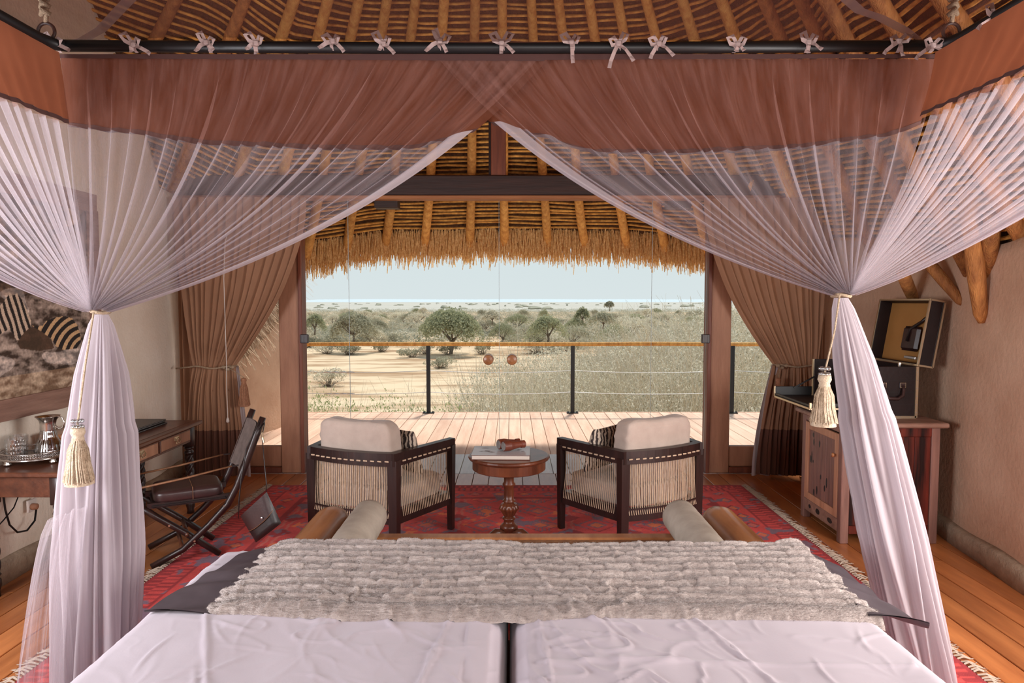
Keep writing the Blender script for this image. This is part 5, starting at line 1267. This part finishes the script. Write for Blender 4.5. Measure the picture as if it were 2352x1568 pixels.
def artcol(u, v):
    y = lerp(PY0, PY1, u); z = lerp(PZ0, PZ1, v)
    n = nz(y * 7, z * 16, 1) + .6 * nz(y * 18, z * 36, 4) + .3 * nz(y * 50, z * 80, 2)
    br = .36 + 1.0 * n; b = max(0, min(1, br))
    zz = (z - PZ0) / (PZ1 - PZ0)
    c = [lerp(.05, .62, b), lerp(.028, .50, b), lerp(.018, .42, b)]
    if zz < .12: c = [lerp(.25, .8, b), lerp(.15, .62, b), lerp(.09, .45, b)]
    if .42 < zz and zz > .5: c = [lerp(.035, .34, b), lerp(.02, .22, b), lerp(.014, .15, b)]
    if nz(y * 4, z * 7, 8) > .3: c = [q_ * 1.5 + .16 for q_ in c]
    p = (y, z)
    if poly_in(p, DARK): c = [.07 + .06 * b, .04 + .03 * b, .022 + .02 * b]
    if poly_in(p, RUMP):
        d = math.hypot((y - rc.y) * .9, (z - rc.z) * 1.25); s_ = math.sin(d * 92 + 1.0 * nz(y * 6, z * 6)); c = [.76, .5, .27] if s_ > .12 else [.014, .01, .01]
    if poly_in(p, NECK):
        s_ = math.sin((y - nc.y) * 120 + (z - nc.z) * 42 + 1.5 * nz(y * 8, z * 8)); c = [.74, .58, .44] if s_ > .0 else [.014, .01, .01]
    return (*c, 1)
painted('print', 'art', 420, 300, lambda u, v: Vector((PX, lerp(PY0, PY1, u), lerp(PZ0, PZ1, v))), artcol, pict)
MB().box((PX - .02, PY0, PZ0), (PX - .002, PY1, PZ1)).build('backing_board', 'dark_wood', pict)
def slab(name, a, b, w, up):
    m = MB(); a = Vector(a); b = Vector(b); secs = []; sd = a.y * 3
    for i in range(31):
        t = i / 30; c = a.lerp(b, t); lo = w * (.5 + .16 * nz(t * 3, sd) + .05 * nz(t * 14, sd)); hi = w * (.5 + .04 * nz(t * 4, sd + 9)); U = Vector(up)
        secs.append([c - U * lo + Vector((-.012, 0, 0)), c - U * lo * .95 + Vector((.018, 0, 0)), c + U * hi + Vector((.02, 0, 0)), c + U * hi + Vector((-.012, 0, 0))])
    loft(m, secs); return m.build(name, 'drift', pict)
slab('frame_board', (PX, PY0 - .1, PZ0 - .05), (PX, PY1 + .0, PZ0 - .04), .14, (0, 0, 1)); slab('frame_board', (PX, PY0 - .1, PZ1 + .05), (PX, PY1 + .1, PZ1 + .03), .14, (0, 0, 1))
slab('frame_board', (PX, PY1 + .05, PZ0 + .03), (PX, PY1 + .05, PZ1 - .02), .12, (0, 1, 0)); slab('frame_board', (PX, PY0 - .05, PZ0 + .03), (PX, PY0 - .05, PZ1 - .02), .12, (0, 1, 0))

# ================================================================ CABINET + TRUNK
KX0, KX1, KY0, KY1, KZ = 2.37, 3.07, 4.84, 5.52, .885
cb = thing('cabinet', 'rustic wooden cabinet with knot-holed plank door by the right wall', 'cabinet', (2.72, 5.18, 0))
MB().bbox((KX0 - .04, KY0 - .04, KZ - .035), (KX1 + .04, KY1 + .06, KZ), .008).build('top', 'cab_top', cb)
for x in (KX0, KX1 - .06):
    for y in (KY0, KY1 - .06): MB().bbox((x, y, 0), (x + .06, y + .06, KZ - .035), .005).build('corner_post', 'cab_dark', cb)
# near side boards (face the bed)
n_ = 5
for i in range(n_):
    x0 = KX0 + .06 + (KX1 - KX0 - .12) * i / n_; x1 = KX0 + .06 + (KX1 - KX0 - .12) * (i + 1) / n_
    MB().bbox((x0 + .001, KY0 + .012, .13), (x1 - .001, KY0 + .03, .78), .003).build('side_board', 'cab_red', cb)
MB().bbox((KX0 + .06, KY0 + .004, .78), (KX1 - .06, KY0 + .034, .85), .004).build('side_rail', 'cab_red', cb); MB().bbox((KX0 + .06, KY0 + .004, .07), (KX1 - .06, KY0 + .034, .13), .004).build('side_rail', 'cab_red', cb)
MB().bbox((KX0 + .06, KY1 - .03, .07), (KX1 - .06, KY1 - .01, .85), .004).build('back_side', 'cab_dark', cb)
MB().bbox((KX0 + .03, KY0 + .06, .1), (KX0 + .04, KY1 - .06, .84), .002).build('inner_panel', 'black', cb)
MB().bbox((KX1 - .03, KY0 + .06, .07), (KX1 - .01, KY1 - .06, .85), .002).build('wall_side', 'cab_dark', cb)
MB().bbox((KX0 + .004, KY0 + .06, .80), (KX0 + .03, KY1 - .06, .85), .004).build('front_rail', 'cab_top', cb)
dr = thing('door', None, None, (KX0, KY0 + .06, .13)); dr.parent = cb; dr.location = Vector(dr.location) - Vector(cb.location)
fy0, fy1 = KY0 + .065, KY1 - .065
for a, b, nm in (((KX0 - .002, fy0, .17), (KX0 + .022, fy0 + .055, .79), 'stile'), ((KX0 - .002, fy1 - .055, .17), (KX0 + .022, fy1, .79), 'stile'), ((KX0 - .002, fy0 + .056, .735), (KX0 + .022, fy1 - .056, .79), 'rail'), ((KX0 - .002, fy0 + .056, .17), (KX0 + .022, fy1 - .056, .225), 'rail')):
    MB().bbox(a, b, .003).build(nm, 'cab_wood', dr)
def holes(par, spots):
    for (y, z, ry, rz_, x) in spots:
        m = MB(); k0 = len(m.v); n = 14; r = random.Random(int(y * 999 + z * 77))
        for dx, s in ((.0004, 1.0), (-.0002, .9)):
            for i in range(n): a = 2 * PI * i / n; m.v.append((x + dx, y + ry * s * math.cos(a) * r.uniform(.85, 1.15), z + rz_ * s * math.sin(a)))
        m.f.append(tuple(k0 + n + i for i in range(n)));
        for i in range(n): m.f.append((k0 + i, k0 + (i + 1) % n, k0 + n + (i + 1) % n, k0 + n + i))
        m.build('knot_hole', 'black', par)
pw_ = (fy1 - fy0 - .112) / 6
for i in range(6):
    a = fy0 + .056 + i * pw_; MB().bbox((KX0 + .008, a + .001, .225), (KX0 + .02, a + pw_ - .001, .735), .002).build('plank', 'cab_dark', dr)
holes(dr, [(KY1 - .19, .70, .014, .02, KX0 + .0072), (KY1 - .2, .645, .012, .03, KX0 + .0072), (KY1 - .15, .5, .011, .03, KX0 + .0072), (KY1 - .17, .52, .01, .05, KX0 + .0072), (KY1 - .195, .49, .008, .012, KX0 + .0072), (KY1 - .30, .65, .012, .028, KX0 + .0072),
                       (KY1 - .33, .40, .01, .02, KX0 + .0072), (KY1 - .43, .38, .012, .04, KX0 + .0072), (KY1 - .4, .33, .011, .025, KX0 + .0072), (KY1 - .27, .28, .012, .035, KX0 + .0072), (KY1 - .22, .25, .012, .028, KX0 + .0072)])
MB().lathe([(.006, 0), (.006, .012), (.015, .018), (.016, .028), (.006, .032)], 14, m=Matrix.Translation((KX0 - .002, fy0 + .03, .63)) @ Matrix.Rotation(-PI / 2, 4, 'Y')).build('knob', 'polished', dr, smooth=True)
MB().bbox((KX0 + .004, KY0 + .06, .07), (KX0 + .03, KY1 - .06, .165), .004).build('bottom_rail', 'cab_top', cb)
holes(cb, [(KY1 - .16, .12, .02, .016, KX0 + .0034), (KY1 - .3, .12, .035, .022, KX0 + .0034), (KY1 - .5, .115, .04, .02, KX0 + .0034)])
# trunk
QX0, QX1, QY0, QY1, QZ0, QZ1 = 2.53, 2.99, 5.02, 5.70, .89, 1.27
tk = thing('bar_trunk', 'black travel bar trunk with brass edges, open on the cabinet', 'trunk', (2.76, 5.36, QZ0))
KB = 'trunk_blk'
for a, b, nm in (((QX0, QY0, QZ0), (QX1, QY0 + .014, QZ1), 'near_end'), ((QX0, QY1 - .014, QZ0), (QX1, QY1, QZ1), 'far_end'), ((QX1 - .014, QY0 + .015, QZ0), (QX1, QY1 - .015, QZ1), 'back_wall'), ((QX0, QY0 + .015, QZ0), (QX1 - .015, QY1 - .015, QZ0 + .014), 'bottom')):
    MB().bbox(a, b, .002).build(nm, KB, tk)
for z in (.99, 1.08, 1.17): MB().box((QX0 + .02, QY0 - .001, z - .0008), (QX1 - .02, QY0, z + .0008)).build('board_joint', 'black', tk)
def bar(p, q_, par, w=.02, mt='brass'): return MB().beam(p, q_, w, w).build('edge_strip', mt, par)
for p, q_ in (((QX1, QY0, QZ0), (QX1, QY0, QZ1)), ((QX0, QY0, QZ0), (QX0, QY0, QZ1)), ((QX0, QY0, QZ0 + .004), (QX1, QY0, QZ0 + .004)), ((QX0, QY1, QZ0), (QX0, QY1, QZ1)), ((QX1, QY1, QZ0), (QX1, QY1, QZ1)), ((QX0, QY0, QZ1), (QX0, QY0 + .01, QZ1))): bar(p, q_, tk)
for i in range(6):
    for (x, z) in ((QX1, lerp(QZ0 + .04, QZ1 - .04, i / 5)), (lerp(QX0 + .04, QX1 - .04, i / 5), QZ0 + .004)): MB().lathe([(.004, 0), (.003, .002), (.001, .003)], 6, m=Matrix.Translation((x, QY0 - .0105, z)) @ Matrix.Rotation(PI / 2, 4, 'X')).build('rivet', 'steel', tk)
hx = 2.80
MB().tube([(hx - .06, QY0 - .014, 1.13), (hx - .055, QY0 - .03, 1.08), (hx - .035, QY0 - .038, 1.04), (hx + .035, QY0 - .038, 1.035), (hx + .075, QY0 - .032, 1.06), (hx + .085, QY0 - .02, 1.1), (hx + .085, QY0 - .012, 1.13)], [.01, .012, .013, .013, .012, .011, .009], 10).build('carry_handle', 'leather', tk, smooth=True)
for x in (hx - .06, hx + .083):
    MB().bbox((x - .022, QY0 - .012, 1.11), (x + .022, QY0, 1.155), .004).build('handle_plate', 'leather', tk); MB().tube([(x - .018, QY0 - .015, 1.115), (x + .018, QY0 - .015, 1.115), (x + .02, QY0 - .015, 1.15), (x - .02, QY0 - .015, 1.15), (x - .018, QY0 - .015, 1.115)], .0022, 5).build('buckle', 'brass', tk)
# lid: hinged along the wall side, standing open
ld = thing('lid', None, None, (0, 0, 0)); ld.parent = tk; ld.location = -Vector(tk.location)
ang = math.radians(9); ml = Matrix.Translation((QX1 + .005, 0, QZ1 + .01)) @ Matrix.Rotation(ang, 4, 'Y')      # local: z up along the lid, x depth towards wall
LH, LD = .49, .11
MB().bbox((LD - .012, QY0, 0), (LD, QY1, LH), .003, ml).build('lid_shell', KB, ld)
MB().bbox((LD - .016, QY0 + .014, .014), (LD - .0125, QY1 - .014, LH - .014), .001, ml).build('lid_lining', 'mustard', ld, label='mustard yellow lining')
for a, b in (((0, QY0, 0), (LD - .012, QY0 + .012, LH)), ((0, QY1 - .012, 0), (LD - .012, QY1, LH)), ((0, QY0 + .013, 0), (LD - .012, QY1 - .013, .012)), ((0, QY0 + .013, LH - .012), (LD - .012, QY1 - .013, LH))):
    MB().bbox(a, b, .002, ml).build('lid_wall', KB, ld)
for p, q_ in (((0, QY0, 0), (0, QY0, LH)), ((0, QY1, 0), (0, QY1, LH)), ((0, QY0, 0), (0, QY1, 0)), ((0, QY0, LH), (0, QY1, LH)), ((LD, QY0, 0), (LD, QY0, LH)), ((0, QY0, 0), (LD, QY0, 0)), ((0, QY0, LH), (LD, QY0, LH)), ((LD, QY0, LH), (LD, QY1, LH))):
    MB().beam(ml @ Vector(p), ml @ Vector(q_), .013, .013).build('edge_strip', 'brass', ld)
MB().lathe([(.0, 0), (.012, .0), (.013, .03), (.010, .033)], 12, (QX1 - .06, QY0 + .12, QZ1 - .01)).build('bottle_cap', 'silver', tk)
pch = ml @ Vector((LD - .02, QY0 + .13, .2))
MB().bbox((LD - .06, QY0 + .16, .10), (LD - .018, QY0 + .37, .29), .02, ml).build('tool_pouch', 'leather', ld, label='brown leather tool pouch'); MB().tube([ml @ Vector(p) for p in ((LD - .02, QY0 + .13, .38), (LD - .035, QY0 + .18, .33), (LD - .062, QY0 + .26, .27), (LD - .068, QY0 + .27, .17))], .012, 6).build('pouch_strap', 'leather_blk', ld, smooth=True)
MB().bbox((LD - .045, QY0 + .16, .04), (LD - .018, QY0 + .31, .06), .003, ml).build('tool_clip', 'steel', ld)
# fold-down front leaf
lf = thing('front_leaf', None, None, (0, 0, 0)); lf.parent = tk; lf.location = -Vector(tk.location)
LX0, LX1 = 2.21, 2.515; LZ = .955
MB().bbox((LX0, QY0, LZ), (LX1, QY1, LZ + .012), .002).build('leaf_panel', KB, lf)
for a, b in (((LX0, QY1 - .012, LZ + .013), (LX1, QY1, LZ + .085)), ((LX0, QY0 + .013, LZ + .013), (LX0 + .01, QY1 - .013, LZ + .03)), ((LX0, QY0, LZ + .013), (LX1, QY0 + .012, LZ + .04))): MB().bbox(a, b, .002).build('leaf_rim', 'black', lf)
for p, q_ in (((LX0, QY0, LZ), (LX0, QY1, LZ)), ((LX0, QY0, LZ), (LX1, QY0, LZ)), ((LX0, QY1, LZ), (LX0, QY1, LZ + .085)), ((LX0, QY0, LZ), (LX0, QY0, LZ + .045))): bar(p, q_, lf, .014)
MB().beam((2.36, QY1 - .02, LZ + .075), (QX0 + .01, QY1 - .02, 1.13), .006, .012).build('stay', 'black', lf)
